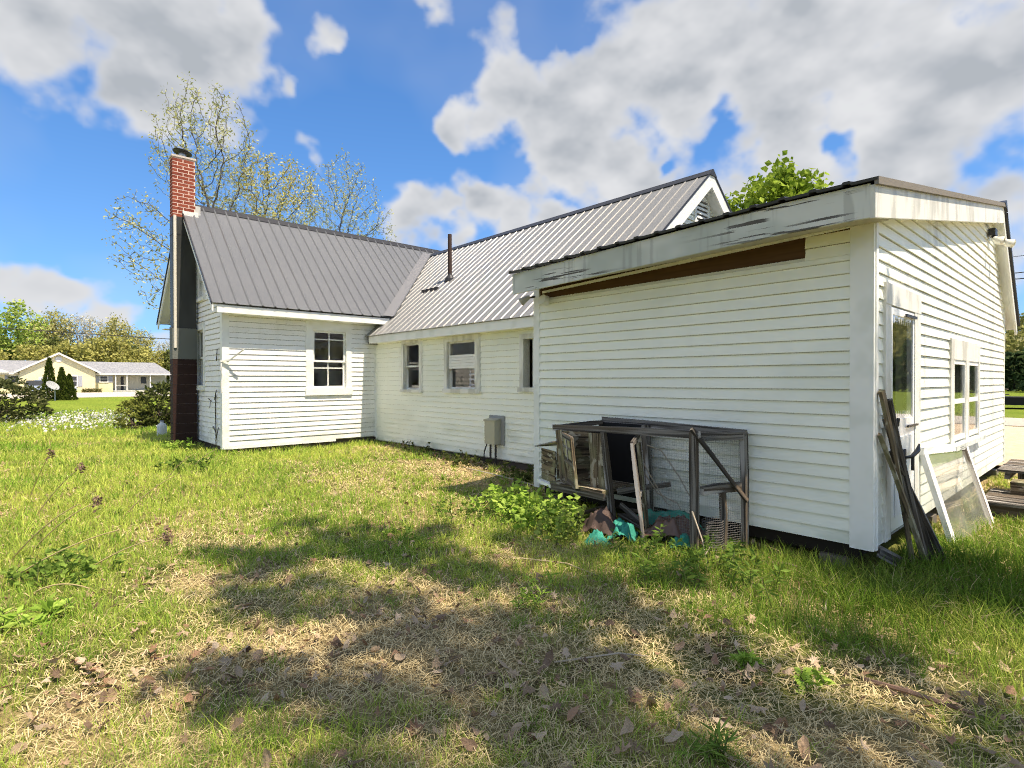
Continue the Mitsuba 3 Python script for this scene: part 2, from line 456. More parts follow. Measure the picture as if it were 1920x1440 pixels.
def window(house, F, u0, u1, z0, z1, casing, style, mat='trim', depth=.03):
    """casing: (left, right, head, sill) widths; u0..z1 the clear opening."""
    w = numbered(f'{house}__window')
    cl, cr, ch, cs = casing
    dd = depth
    part(w, 'frame', [F.box(u0 - cl, u0, -.10, dd, z0 - .0, z1), F.box(u1, u1 + cr, -.10, dd, z0, z1), F.box(u0 - cl, u1 + cr, -.10, dd + .003, z1, z1 + ch)], mat)
    part(w, 'sill', F.box(u0 - cl - .015, u1 + cr + .015, -.10, dd + .03, z0 - cs, z0), mat)
    sashes, muntins = style['sash'], style.get('muntin', [])
    sw = style.get('sw', .04)
    smat = style.get('smat', 'trim')
    for k, (a, b, za, zb, d) in enumerate(sashes):
        part(w, 'sash', [F.box(a, a + sw, d - .03, d, za, zb), F.box(b - sw, b, d - .03, d, za, zb), F.box(a + sw, b - sw, d - .03, d, zb - sw, zb), F.box(a + sw, b - sw, d - .03, d - .001, za, za + sw)], smat)
        part(w, 'pane', (np.array([F.at(a + sw * .8, d - .017, za + sw * .8), F.at(b - sw * .8, d - .017, za + sw * .8), F.at(b - sw * .8, d - .017, zb - sw * .8), F.at(a + sw * .8, d - .017, zb - sw * .8)]), np.array([[0, 1, 2], [0, 2, 3]])), 'glass')
    for a, b, za, zb, d in muntins:
        part(w, 'muntin', F.box(a, b, d - .026, d - .004, za, zb), smat)
    return w


def roof_panel(parent, E0, A, Up, w, La, Lb, L1a, L1b, mat='roof_metal', rib=.024, ribw=.05, th=.008):
    """One sheet: E0 eave corner, A along the eave, Up up the slope; the lower end runs from La to Lb, the upper from L1a to L1b."""
    A, Up = np.asarray(A, float), np.asarray(Up, float)
    N = np.cross(A, Up); N /= np.linalg.norm(N)
    if N[2] < 0: N = -N
    fl_ = min(rib / 1.28, ribw * .42)
    a = np.array([0, w - ribw, w - ribw + fl_, w - fl_, w]); h = np.array([0, 0, rib, rib, 0])
    lo = La + (Lb - La) * a / w; hi = L1a + (L1b - L1a) * a / w
    j = rng.normal(0, .0012)
    top = [np.asarray(E0) + A * a[i] + Up * L + N * (h[i] + j) for L, i in [(lo[i], i) for i in range(5)] + [(hi[i], i) for i in range(5)]]
    bot = [p - N * th for p in top]
    v = np.array(top + bot)
    f = []
    for i in range(4):
        f += [(i, i + 1, i + 6), (i, i + 6, i + 5), (10 + i, 10 + i + 6, 10 + i + 1), (10 + i, 10 + i + 5, 10 + i + 6), (i, 10 + i + 1, i + 1), (i, 10 + i, 10 + i + 1), (5 + i, 6 + i, 16 + i), (5 + i, 16 + i, 15 + i)]
    f += [(0, 5, 15), (0, 15, 10), (4, 14, 19), (4, 19, 9)]
    f = np.array(f)
    n = np.cross(v[f[0][1]] - v[f[0][0]], v[f[0][2]] - v[f[0][0]])
    if n @ N < 0: f = f[:, ::-1]
    return part(parent, 'panel', (v, f), mat)


# ------------------------------------------------------------------ the farmhouse: front block with its gable, and the long wing
house = thing('farmhouse', 'white clapboard farmhouse with grey metal roof, brick chimney and a long rear wing', 'house')
WX, GY, WY = -10.10, -1.90, 1.26          # block wall facing the yard, gable wall, wing wall
RX, RZ, EX, EZ = -12.20, 5.30, -9.72, 2.93  # block roof: ridge, eave
WRY, WRZ, WEY, WEZ = 4.00, 5.08, 0.98, 2.50  # wing roof
SL = (RZ - EZ) / (EX - RX)
SW = (WRZ - WEZ) / (WRY - WEY)

# block wall towards the yard (faces +x)
F1 = Face((WX, 0, 0), (0, 1, 0), (1, 0, 0))
h1 = (-.19, .54, 1.36, 2.57)
w1 = numbered(f'{house}__wall')
put(w1, F1.slab([(GY, .25), (WY + .02, .25), (WY + .02, 3.02), (GY, 3.02)], [h1], -.12, 0), 'vcol', color=(.38, .37, .33))
c1 = (-.345, .66, 1.20, 2.775)
siding(w1, F1, .27, 2.86, .1035, lambda z: (GY + .085, WY - .035), [c1], .022, .002, 'clapboard_paint', jit=.0012)
part(house, 'corner_board', [F1.box(GY - .028, GY + .085, 0, .026, .22, 2.80)], 'trim')
part(house, 'skirt_board', [F1.box(GY + .086, .30, 0, .021, .215, .268)], 'trim')
part(house, 'corner_board', [F1.box(WY - .034, WY - .002, 0, .024, .24, 2.70)], 'trim')
mid = 1.93
win1 = window(house, F1, h1[0], h1[1], h1[2], h1[3], (.155, .12, .205, .15),
       {'sash': [(h1[0], h1[1], mid - .02, h1[3], -.02), (h1[0], h1[1], h1[2], mid + .02, -.055)], 'sw': .042,
        'muntin': [(.165, .187, mid + .02, h1[3] - .042, -.02), (h1[0] + .04, .165, 2.38, 2.40, -.02), (.187, h1[1] - .04, 2.38, 2.40, -.02),
                   (.152, .174, h1[2] + .042, mid - .02, -.055), (h1[0] + .04, .152, 1.772, 1.797, -.052), (.174, h1[1] - .04, 1.772, 1.797, -.052)]})

# gable wall (faces -y)
F2 = Face((0, GY, 0), (1, 0, 0), (0, -1, 0))
XL = 2 * RX - WX
h2, h2b = (-12.02, -11.50, 1.42, 2.58), (-11.86, -11.42, 3.25, 4.02)
rk = lambda x: EZ + SL * (EX - x) - .10
w2 = numbered(f'{house}__wall')
put(w2, F2.slab([(XL, .25), (WX, .25), (WX, rk(WX)), (RX, rk(RX)), (XL, rk(WX))], [h2, h2b], -.12, -.001), 'vcol', color=(.22, .21, .19))
c2, c2b = (-12.14, -11.40, 1.32, 2.72), (-11.93, -11.35, 3.18, 4.09)


def gspan(z):
    k = max(0., (z - rk(WX)) / SL)
    return XL + k, WX - .03 - k if k > 0 else WX - .028


siding(w2, F2, .27, 5.10, .1035, gspan, [c2, c2b], .022, .002, 'clapboard_paint', jit=.0012)
part(house, 'corner_board', [F2.box(WX - .10, WX + .026, .018, .040, .22, 2.86)], 'trim')
window(house, F2, *h2, (.12, .10, .14, .10), {'sash': [(h2[0], h2[1], 1.98, h2[3], -.02), (h2[0], h2[1], h2[2], 2.02, -.055)]})
window(house, F2, *h2b, (.07, .07, .07, .07), {'sash': [(h2b[0], h2b[1], 3.62, h2b[3], -.02), (h2b[0], h2b[1], h2b[2], 3.66, -.055)]})

# the block's unseen walls, floor and ceiling, so that its rooms are dark rooms
part(house, 'wall', [bx(XL, XL + .12, GY + .12, 9.9, .25, 3.0), bx(XL, WX, 9.78, 9.9, .25, 3.0), bx(WX - .12, WX - .001, 6.75, 9.78, .25, 3.0)], 'clapboard_paint')
part(house, 'floor', bx(XL, WX - .12, GY + .12, 9.78, .14, .26), 'plywood')
part(house, 'ceiling', bx(XL + .12, WX - .12, GY + .12, 9.78, 2.86, 2.90), 'vcol', color=(.4, .39, .36))
part(house, 'foundation', [bx(XL + .06, WX - .06, GY + .06, 9.8, -.3, .249)], 'vcol', color=(.10, .085, .07))

# wing wall (faces -y)
F3 = Face((0, WY, 0), (1, 0, 0), (0, -1, 0))
WE = -3.66
hA, hB, hC = (-8.87, -8.27, 1.33, 2.28), (-7.31, -6.46, 1.36, 2.24), (-5.20, -4.55, 1.40, 2.18)
w3 = numbered(f'{house}__wall')
put(w3, F3.slab([(WX, .17), (WE, .17), (WE, 2.60), (WX, 2.60)], [hA, hB, hC], -.12, 0), 'vcol', color=(.55, .55, .48))
cA, cB, cC = (-8.95, -8.16, 1.27, 2.36), (-7.40, -6.31, 1.28, 2.34), (-5.29, -4.47, 1.33, 2.26)
siding(w3, F3, .19, 2.37, .1016, lambda z: (WX + .055, WE), [cA, cB, cC], .022, .002, 'vinyl', jit=.0006, gap=.006)
part(house, 'corner_board', [F3.box(WX + .027, WX + .055, 0, .022, .17, 2.37)], 'trim')
window(house, F3, *hA, (.08, .11, .08, .06), {'sash': [(hA[0], hA[1], 1.79, hA[3], -.03), (hA[0], hA[1], hA[2], 1.83, -.06)], 'sw': .035, 'smat': 'alu'}, mat='alu')
winB = window(house, F3, *hB, (.09, .15, .10, .08), {'sash': [(hB[0], hB[1], 1.77, hB[3], -.025), (hB[0], hB[1], hB[2], 1.81, -.06)], 'sw': .032, 'smat': 'alu'}, mat='alu')
window(house, F3, *hC, (.09, .08, .08, .07), {'sash': [(hC[0] + .16, hC[1], hC[2], hC[3], -.03)], 'sw': .05, 'smat': 'trim'}, mat='alu')
for k in range(5):      # the blind hanging between the sashes
    part(winB, 'blind_slat', F3.box(hB[0] + .02, hB[1] - .02, -.024, -.014 + .002 * k, 1.995 - .052 * (k + 1), 1.995 - .052 * k - .006), 'vcol', color=(.82, .82, .80))
part(winB, 'shelf', [F3.box(hB[0] + .30, hB[1] - .05, -.30, -.28, 1.42 + .10 * k, 1.45 + .10 * k) for k in range(4)] + [F3.box(hB[0] + .30 + .25 * k, hB[0] + .33 + .25 * k, -.31, -.29, 1.38, 1.78) for k in range(2)], 'vcol', color=(.45, .48, .62))
part(house, 'wall', [bx(-10.0, WE, 6.62, 6.74, .17, 2.60), bx(WE - .12, WE - .002, WY + .12, 6.62, .17, 2.60)], 'vinyl')
part(house, 'floor', bx(WX, WE - .12, WY + .12, 6.62, .05, .16), 'plywood')
part(house, 'ceiling', bx(WX, WE - .12, WY + .12, 6.62, 2.50, 2.54), 'vcol', color=(.4, .39, .36))
part(house, 'foundation', bx(WX, WE, WY + .05, 6.6, -.3, .168), 'vcol', color=(.09, .075, .06))

# wing gable above the shed (faces +x)
F4 = Face((WE, 0, 0), (0, 1, 0), (1, 0, 0))
wk = lambda y: WEZ + SW * (y - WEY) - .07
w4 = numbered(f'{house}__wall')
put(w4, F4.slab([(WY, 2.6), (6.74, 2.6), (6.74, wk(WY)), (WRY, wk(WRY)), (WY, wk(WY))], [], -.12, 0), 'vcol', color=(.25, .25, .22))


def wspan(z):
    k = max(0., (z - wk(WY)) / SW)
    return WY + k, 6.74 - k


vb = (3.80, 4.30, 4.16, 4.70)
siding(w4, F4, 3.02, 4.98, .1016, wspan, [vb], .022, .002, 'vinyl')
vent = numbered(f'{house}__gable_vent')
part(vent, 'frame', [F4.box(vb[0], vb[0] + .06, 0, .03, vb[2], vb[3]), F4.box(vb[1] - .06, vb[1], 0, .03, vb[2], vb[3]), F4.box(vb[0] + .06, vb[1] - .06, 0, .028, vb[3] - .07, vb[3]), F4.box(vb[0] + .06, vb[1] - .06, 0, .028, vb[2], vb[2] + .05),
                     hexa([F4.at(vb[0] + .05, 0, vb[3]), F4.at(vb[1] - .05, 0, vb[3]), F4.at(vb[1] - .05, .03, vb[3]), F4.at(vb[0] + .05, .03, vb[3]), F4.at(4.04, 0, vb[3] + .10), F4.at(4.06, 0, vb[3] + .10), F4.at(4.06, .03, vb[3] + .10), F4.at(4.04, .03, vb[3] + .10)])], 'trim')
part(vent, 'backing', F4.box(vb[0] + .06, vb[1] - .06, 0, .003, vb[2] + .05, vb[3] - .07), 'vcol', color=(.16, .16, .155))
for k in range(5):
    zz = vb[2] + .07 + k * .078
    part(vent, 'slat', hexa([F4.at(vb[0] + .06, .022, zz), F4.at(vb[1] - .06, .022, zz), F4.at(vb[1] - .06, .030, zz + .006), F4.at(vb[0] + .06, .030, zz + .006),
                             F4.at(vb[0] + .06, .004, zz + .045), F4.at(vb[1] - .06, .004, zz + .045), F4.at(vb[1] - .06, .012, zz + .051), F4.at(vb[0] + .06, .012, zz + .051)]), 'trim')

# roofs
roof = numbered(f'{house}__roof')
VY = -2.20
up1 = np.array([RX - EX, 0, RZ - EZ]); LL = np.linalg.norm(up1); up1 /= LL
lw = lambda y: max(0., ((WEZ + SW * (min(max(y, WEY), WRY) - WEY)) - EZ) / SL / abs(up1[0])) if y < WRY else max(0., ((WRZ - SW * (min(y, 7.0) - WRY)) - EZ) / SL / abs(up1[0]))
pw = .2286
for i in range(int((10.0 - VY) / pw)):
    y = VY + i * pw
    La, Lb = min(lw(y), LL - .05), min(lw(y + pw), LL - .05)
    roof_panel(roof, (EX, y, EZ), (0, 1, 0), up1, pw, La, Lb, LL, LL)
part(roof, 'back_slope', hexa([(2 * RX - EX, VY, EZ - .02), (RX, VY, RZ - .02), (RX, 10, RZ - .02), (2 * RX - EX, 10, EZ - .02),
                               (2 * RX - EX, VY, EZ), (RX, VY, RZ), (RX, 10, RZ), (2 * RX - EX, 10, EZ)]), 'roof_metal')
part(roof, 'ridge_cap', [hexa([(RX + .13, VY - .01, RZ - .105), (RX - .13, VY - .01, RZ - .105), (RX - .13, 10, RZ - .105), (RX + .13, 10, RZ - .105), (RX + .012, VY - .01, RZ + .030), (RX - .012, VY - .01, RZ + .030), (RX - .012, 10, RZ + .030), (RX + .012, 10, RZ + .030)])], 'dark_metal')


def slope_box(y0, y1, xa, xb, drop0, drop1):
    """A slab under the yard-side slope between x = xa (low) and xb (high)."""
    z = lambda x: EZ + SL * (EX - x)
    return hexa([(xa, y0, z(xa) - drop1), (xb, y0, z(xb) - drop1), (xb, y1, z(xb) - drop1), (xa, y1, z(xa) - drop1), (xa, y0, z(xa) - drop0), (xb, y0, z(xb) - drop0), (xb, y1, z(xb) - drop0), (xa, y1, z(xa) - drop0)])


mir = lambda m: (np.c_[2 * RX - m[0][:, 0], m[0][:, 1:]], m[1][:, ::-1])
part(roof, 'barge_board', slope_box(VY + .01, VY + .035, EX - .02, RX, .012, .17), 'trim')
part(roof, 'barge_board', mir(slope_box(VY + .01, VY + .035, EX - .02, RX + .001, .022, .17)), 'trim')
part(roof, 'soffit', slope_box(VY + .036, GY - .001, EX - .10, RX, .10, .115), 'vcol', color=(.62, .62, .55))
part(roof, 'soffit', mir(slope_box(VY + .036, GY - .001, EX - .10, RX + .001, .10, .115)), 'vcol', color=(.66, .67, .58))
part(roof, 'edge_trim', slope_box(VY - .012, VY + .009, EX + .01, RX - .0, -.026, .03), 'dark_metal')
part(roof, 'edge_trim', mir(slope_box(VY - .012, VY + .009, EX + .01, RX + .001, -.026, .03)), 'dark_metal')
part(roof, 'fascia', bx(EX - .065, EX - .035, GY - .2, 1.42, 2.765, 2.905), 'trim')
part(roof, 'soffit', bx(WX + .0, EX - .066, GY + .0, 1.42, 2.772, 2.786), 'trim')
part(roof, 'soffit', bx(2 * RX - EX + .04, XL, GY - .2, 9.9, 2.772, 2.786), 'trim')

wroof = numbered(f'{house}__roof')
up2 = np.array([0, WRY - WEY, WRZ - WEZ]); L2 = np.linalg.norm(up2); up2 /= L2
vl = lambda x: 0. if x > -10.06 else min(L2 - .02, max(0., (EZ + SL * (EX - x) - WEZ) / SW / up2[1]))
XE = -3.42
n2 = int((XE + 12.0) / pw)
for i in range(n2):
    x1 = XE - i * pw; x0 = x1 - pw
    roof_panel(wroof, (x1, WEY, WEZ), (-1, 0, 0), up2, pw, vl(x1), vl(x0 + 1e-3) if x0 > -10.06 or x1 < -10.06 else 0., L2, L2, 'worn_roof', .014, .030)
part(wroof, 'back_slope', hexa([(-12, 2 * WRY - WEY, WEZ - .02), (XE, 2 * WRY - WEY, WEZ - .02), (XE, WRY, WRZ - .02), (-12, WRY, WRZ - .02), (-12, 2 * WRY - WEY, WEZ), (XE, 2 * WRY - WEY, WEZ), (XE, WRY, WRZ), (-12, WRY, WRZ)]), 'roof_metal')
part(wroof, 'ridge_cap', hexa([(-11.95, WRY - .13, WRZ - .085), (XE + .015, WRY - .13, WRZ - .085), (XE + .015, WRY + .13, WRZ - .085), (-11.95, WRY + .13, WRZ - .085), (-11.95, WRY - .012, WRZ + .028), (XE + .015, WRY - .012, WRZ + .028), (XE + .015, WRY + .012, WRZ + .028), (-11.95, WRY + .012, WRZ + .028)]), 'dark_metal')
# valley flashing, lying on the block's slope along the valley line
va, vbp = np.array([EX - .0, WEY + (EZ - WEZ) / SW, EZ]), np.array([RX + (RZ - WRZ) / SL, WRY, WRZ])
nv = np.cross(up1, (0, -1, 0)); nv = nv if nv[2] > 0 else -nv
part(wroof, 'valley_flashing', hexa([va + nv * .027 + (0, -.26, 0), va + nv * .027, vbp + nv * .027, vbp + nv * .027 + (0, -.26, 0), va + nv * .034 + (0, -.26, 0), va + nv * .034, vbp + nv * .034, vbp + nv * .034 + (0, -.26, 0)]), 'vgloss', color=(.17, .172, .18))
nw = np.array([0, -up2[2], up2[1]])
part(wroof, 'valley_flashing', hexa([va + nw * .027, va + nw * .027 + (.09, 0, 0), vbp + nw * .027 + (.09, 0, 0), vbp + nw * .027, va + nw * .031, va + nw * .031 + (.09, 0, 0), vbp + nw * .031 + (.09, 0, 0), vbp + nw * .031]), 'roof_metal')
part(wroof, 'fascia', bx(WX + .14, XE - .04, WEY + .035, WEY + .06, 2.335, 2.492), 'trim')
part(wroof, 'soffit', bx(WX + .03, XE - .04, WEY + .061, WY, 2.345, 2.358), 'trim')
part(wroof, 'fascia_end', bx(WX + .115, WX + .139, WEY + .03, WY - .03, 2.32, 2.485), 'vcol', color=(.07, .065, .06))


def rake(y0, y1, xa, xb, drop0, drop1, sgn=1):
    z = lambda y: WEZ + SW * (y - WEY)
    m = hexa([(xa, y0, z(y0) - drop1), (xb, y0, z(y0) - drop1), (xb, y1, z(y1) - drop1), (xa, y1, z(y1) - drop1), (xa, y0, z(y0) - drop0), (xb, y0, z(y0) - drop0), (xb, y1, z(y1) - drop0), (xa, y1, z(y1) - drop0)])
    return m if sgn > 0 else (np.c_[m[0][:, 0], 2 * WRY - m[0][:, 1], m[0][:, 2]], m[1][:, ::-1])


for s in (1, -1):
    yr = WRY if s > 0 else WRY - .001
    part(wroof, 'barge_board', rake(WEY + .04, yr, XE - .035, XE - .008, .012, .27, s), 'trim')
    part(wroof, 'soffit', rake(WEY + .04, yr, WE, XE - .036, .20, .215, s), 'trim')
    part(wroof, 'edge_trim', rake(WEY + .01, yr, XE - .007, XE + .008, -.022, .012, s), 'dark_metal')

# vent pipe through the wing roof
vp = np.array([-8.95, 2.50, WEZ + SW * (2.50 - WEY)])
part(house, 'vent_pipe', tube([vp + (0, 0, -.1), vp + (0, 0, .5), vp + (0, 0, 1.02)], .045, 12), 'vcol', True, color=(.055, .035, .03))
part(house, 'pipe_boot', lathe([(.12, -.05), (.11, .02), (.055, .10), (.048, .13)], vp, 12), 'dark_metal')
for k in range(4):  # added dark blocks standing in for the vent pipe's shadow on the roof
    xx = vp[0] - .12 - k * .17
    part(house, 'pipe_shadow_block', bx(xx - .05, xx + .05, vp[1] - .32, vp[1] - .26, vp[2] - .29, vp[2] - .19), 'dark_metal')

# chimney: brick above the roof, sheets and painted blocks below
chim = numbered(f'{house}__chimney')
cx0, cx1, cy0, cy1 = -12.14, -11.90, -2.385, -1.965
part(chim, 'mortar_core', bx(cx0 + .003, cx1 - .003, cy0 + .003, cy1 - .003, 4.90, 6.16), 'mortar')
bh, bl, jt = .0550, .205, .0165
z, row = 4.93, 0
bv = []
while z < 6.12:
    for side in range(4):
        lo, hi = (cy0, cy1) if side in (0, 2) else (cx0, cx1)
        u = lo + (0 if row % 2 == 0 else -bl / 2)
        while u < hi - .02:
            a, b = max(u, lo), min(u + bl - jt, hi)
            if b - a > .025:
                o = abs(rng.normal(0, .0015))
                if side == 0: m = bx(cx1 - .03, cx1 + o, a, b, z, z + bh)
                elif side == 2: m = bx(cx0 - o, cx0 + .03, a, b, z, z + bh)
                elif side == 1: m = bx(max(a, cx0 + .031), min(b, cx1 - .031), cy0 - o, cy0 + .03, z, z + bh)
                else: m = bx(max(a, cx0 + .031), min(b, cx1 - .031), cy1 - .03, cy1 + o, z, z + bh)
                if side in (0, 1): part(chim, 'brick', m, 'brick')
                else: bv.append(m)
            u += bl
    z += bh + jt; row += 1
part(chim, 'brickwork', bv, 'brick', kind='stuff')
part(chim, 'crown', bx(cx0 - .015, cx1 + .015, cy0 - .015, cy1 + .015, 6.161, 6.20), 'vcol', color=(.55, .50, .46))
part(chim, 'flue', tube([((cx0 + cx1) / 2, (cy0 + cy1) / 2, 6.19), ((cx0 + cx1) / 2, (cy0 + cy1) / 2, 6.32)], .075, 14), 'vmetal', True, color=(.5, .5, .5))
capc = np.array([(cx0 + cx1) / 2, (cy0 + cy1) / 2, 6.315])
part(chim, 'rain_cap', xform(lathe([(.0, -.004), (.175, -.012), (.185, 0), (.175, .012), (.10, .045), (.0, .06)], (0, 0, 0), 24), trimesh.transformations.translation_matrix(capc) @ rot((1, .2, 0), -9)), 'dark_metal', 40)
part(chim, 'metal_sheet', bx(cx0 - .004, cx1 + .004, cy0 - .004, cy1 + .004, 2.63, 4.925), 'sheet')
part(chim, 'metal_sheet', bx(cx0 - .016, cx1 + .016, cy0 - .016, cy1 + .016, 1.97, 2.624), 'vcol', color=(.15, .16, .15))
part(chim, 'strap', bx(cx0 - .02, cx1 + .02, cy0 - .02, cy1 + .02, 2.615, 2.642), 'dark_metal')
part(chim, 'strap', bx(cx0 - .01, cx1 + .01, cy0 - .01, cy1 + .01, 4.55, 4.575), 'dark_metal')
part(chim, 'mortar_core', bx(cx0 + .008, cx1 - .008, cy0 + .008, cy1 - .008, -.2, 1.968), 'vcol', color=(.34, .26, .24))
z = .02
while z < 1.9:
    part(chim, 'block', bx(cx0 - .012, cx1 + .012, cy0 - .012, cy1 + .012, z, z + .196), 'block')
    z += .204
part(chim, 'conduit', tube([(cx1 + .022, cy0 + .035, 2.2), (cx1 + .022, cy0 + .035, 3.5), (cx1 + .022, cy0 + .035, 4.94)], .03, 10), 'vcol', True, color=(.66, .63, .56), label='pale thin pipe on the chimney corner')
part(chim, 'flashing', [hexa([(cx1 - .02, cy0 + .18, 4.955), (cx1 + .075, cy0 + .18, 4.90), (cx1 + .075, cy1 + .05, 4.90), (cx1 - .02, cy1 + .05, 4.955), (cx1 - .02, cy0 + .18, 5.075), (cx1 + .02, cy0 + .18, 5.06), (cx1 + .02, cy1 + .05, 5.06), (cx1 - .02, cy1 + .05, 5.075)]),
                        bx(cx1 - .22, cx1 - .02, cy1 + .001, cy1 + .10, 5.02, 5.22)], 'vcol', color=(.50, .50, .48))
# ------------------------------------------------------------------ the shed at the wing's end
shed = thing('shed', 'white vinyl sided rear shed with low pitched roof and storm door in its end', 'shed')
ZB = .22
SRY, SRZ, SEY, SEZ = 5.65, 4.02, -.47, 2.90
SS = (SRZ - SEZ) / (SRY - SEY)
SX0, SD = -3.66, 6.90
zf = lambda y: SEZ + SS * (y - SEY)
zk = lambda y: SRZ - 1.01 * (y - SRY)

# long wall (faces -y)
F5 = Face((0, 0, 0), (1, 0, 0), (0, -1, 0))
w5 = numbered(f'{shed}__wall')
put(w5, F5.slab([(SX0, ZB), (0, ZB), (0, 2.49), (SX0, 2.49)], [], -.12, -.002), 'vcol', color=(.48, .48, .42))
part(w5, 'sheathing', F5.slab([(SX0, 2.491), (0, 2.491), (0, 2.80), (SX0, 2.80)], [], -.12, -.002), 'plywood', label='bare brown sheathing board under the eave')
siding(w5, F5, ZB, 2.495, .1016, lambda z: (SX0 + .075, -.145), [], .024, .002, 'vinyl', jit=.0005, gap=.006)
siding(w5, F5, 2.497, 2.72, .1016, lambda z: (-.48, -.145), [], .024, .002, 'vinyl', jit=.0005, gap=.006)
part(shed, 'starter_strip', F5.box(SX0 + .075, -.48, 0, .012, 2.497, 2.522), 'vcol', color=(.62, .63, .58))
part(shed, 'loose_channel', [hexa([F5.at(-3.50, .03, 2.582), F5.at(-.14, .03, 2.700), F5.at(-.14, .055, 2.700), F5.at(-3.50, .055, 2.582), F5.at(-3.50, .03, 2.606), F5.at(-.14, .03, 2.730), F5.at(-.14, .055, 2.730), F5.at(-3.50, .055, 2.606)])], 'trim', label='loose white vinyl channel hanging under the eave')
part(shed, 'corner_post', [F5.box(-.145, .018, 0, .030, ZB - .02, 2.74), bx(0, .028, 0, .055, ZB - .02, 2.76)], 'trim')
part(shed, 'corner_post', F5.box(SX0 - .022, SX0 + .075, 0, .022, ZB - .04, 2.68), 'trim')
part(shed, 'wall', bx(SX0, SX0 + .1, 0.12, 1.26, ZB, 2.8), 'vinyl')
part(shed, 'wall', bx(SX0, -.12, SD - .12, SD, ZB, 2.7), 'vinyl')

# gable end (faces +x)
F6 = Face((0, 0, 0), (0, 1, 0), (1, 0, 0))
hd, hwa, hwb = (.40, 1.16, .26, 2.12), (2.92, 3.60, .82, 1.74), (3.80, 4.48, .82, 1.74)
top6 = lambda y: min(zf(y), zk(y)) - .05
w6 = numbered(f'{shed}__wall')
put(w6, F6.slab([(0, ZB), (SD, ZB), (SD, top6(SD)), (SRY, top6(SRY)), (0, top6(0))], [hd, hwa, hwb], -.12, -.002), 'vcol', color=(.35, .35, .31))
cd, cw = (.24, 1.37, ZB - .1, 2.29), (2.74, 4.56, .74, 1.97)


def sspan(z):
    a = .056
    if z > top6(0): a = max(a, SEY + (z + .05 - SEZ) / SS)
    b = SD - .02
    if z > top6(SD): b = min(b, SRY + (SRZ - z - .05) / 1.01)
    return min(a, b), b


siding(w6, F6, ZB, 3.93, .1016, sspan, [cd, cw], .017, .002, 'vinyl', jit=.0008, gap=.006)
part(shed, 'corner_post', F6.box(SD - .018, SD + .02, 0, .022, ZB - .02, top6(SD)), 'trim')
part(shed, 'floor', bx(SX0, -.25, .25, SD - .12, ZB - .15, ZB + .01), 'vcol', color=(.03, .025, .02))  # floor, sill and skirt near-black: shadow under the shed put into the colour
part(shed, 'sill_beam', [bx(SX0 + .02, -.13, .13, .24, ZB - .14, ZB - .001), bx(-.24, -.13, .25, SD - .02, ZB - .14, ZB - .001)], 'vcol', color=(.035, .028, .022))
for k, (px_, py_) in enumerate(((-.30, .14), (-1.9, .16), (-3.4, .16), (-.14, 2.3), (-.14, 4.6), (-.14, 6.7))):
    part(shed, 'pier', bx(px_ - .1, px_ + .1, py_ - .07, py_ + .13, -.2, ZB - .141), 'vcol', color=(.20, .18, .15))
part(shed, 'skirt', [bx(SX0, -.3, .36, .40, -.2, ZB - .01), bx(-.34, -.30, .40, SD, -.2, ZB - .01)], 'vcol', color=(.045, .035, .028))

# storm door
door = numbered(f'{shed}__door')
part(door, 'frame', [F6.box(.24, .40, -.06, .030, ZB, 2.12), F6.box(1.16, 1.37, -.06, .030, ZB, 2.12), F6.box(.24, 1.37, -.06, .034, 2.12, 2.29)], 'alu')
gl = (.455, 1.10, 1.18, 2.05)
part(door, 'leaf', F6.slab([(.412, .27), (1.148, .27), (1.148, 2.108), (.412, 2.108)], [gl, ], -.02, .026), 'vgloss', color=(.84, .85, .84))
part(door, 'kick_panel', [F6.box(.50, 1.05, .026, .034, .38, 1.03)], 'trim')
part(door, 'pane', (np.array([F6.at(gl[0], .020, gl[2]), F6.at(gl[1], .020, gl[2]), F6.at(gl[1], .020, gl[3]), F6.at(gl[0], .020, gl[3])]), np.array([[0, 1, 2], [0, 2, 3]])), 'glass')
scal = []
for z_, s_ in ((gl[3], -1), (gl[2], 1)):
    for k in range(9):
        a = gl[0] + k * .0667; b = a + .0667
        scal.append((np.array([F6.at(a, .016, z_), F6.at(b, .016, z_), F6.at((a + b) / 2, .016, z_ + s_ * .07), F6.at(a, .012, z_), F6.at(b, .012, z_), F6.at((a + b) / 2, .012, z_ + s_ * .07)]),
                     np.array([[0, 1, 2], [3, 5, 4], [0, 2, 5], [0, 5, 3], [1, 4, 5], [1, 5, 2], [0, 3, 4], [0, 4, 1]])))
part(door, 'scalloped_trim', scal, 'vcol', color=(.80, .81, .79))
part(door, 'closer', [F6.box(.80, 1.15, .034, .05, 2.055, 2.078), F6.box(.86, 1.20, .034, .05, 1.10, 1.118)], 'dark_metal')
part(door, 'handle', [tube([F6.at(.46, .02, 1.14), F6.at(.46, .06, 1.14), F6.at(.46, .065, 1.20)], .012, 8), tube([F6.at(.46, .05, 1.13), F6.at(.47, .05, .98)], .007, 6), F6.box(.44, .48, .018, .026, 1.06, 1.24)], 'dark_metal')
part(door, 'latch', [F6.box(.72, .78, .028, .05, .80, .92), tube([F6.at(.75, .05, .85), F6.at(.78, .09, .86), F6.at(.92, .10, .90), F6.at(.98, .10, .95)], [.012, .016, .020, .008], 8), tube([F6.at(.80, .09, .85), F6.at(.80, .09, .74)], .012, 6)], 'dark_metal', True)
part(door, 'inner_room', [bx(-1.2, -.3, .2, 1.6, .23, .25), bx(-1.2, -1.18, .2, 1.6, .25, 2.3)], 'vcol', color=(.20, .20, .19))

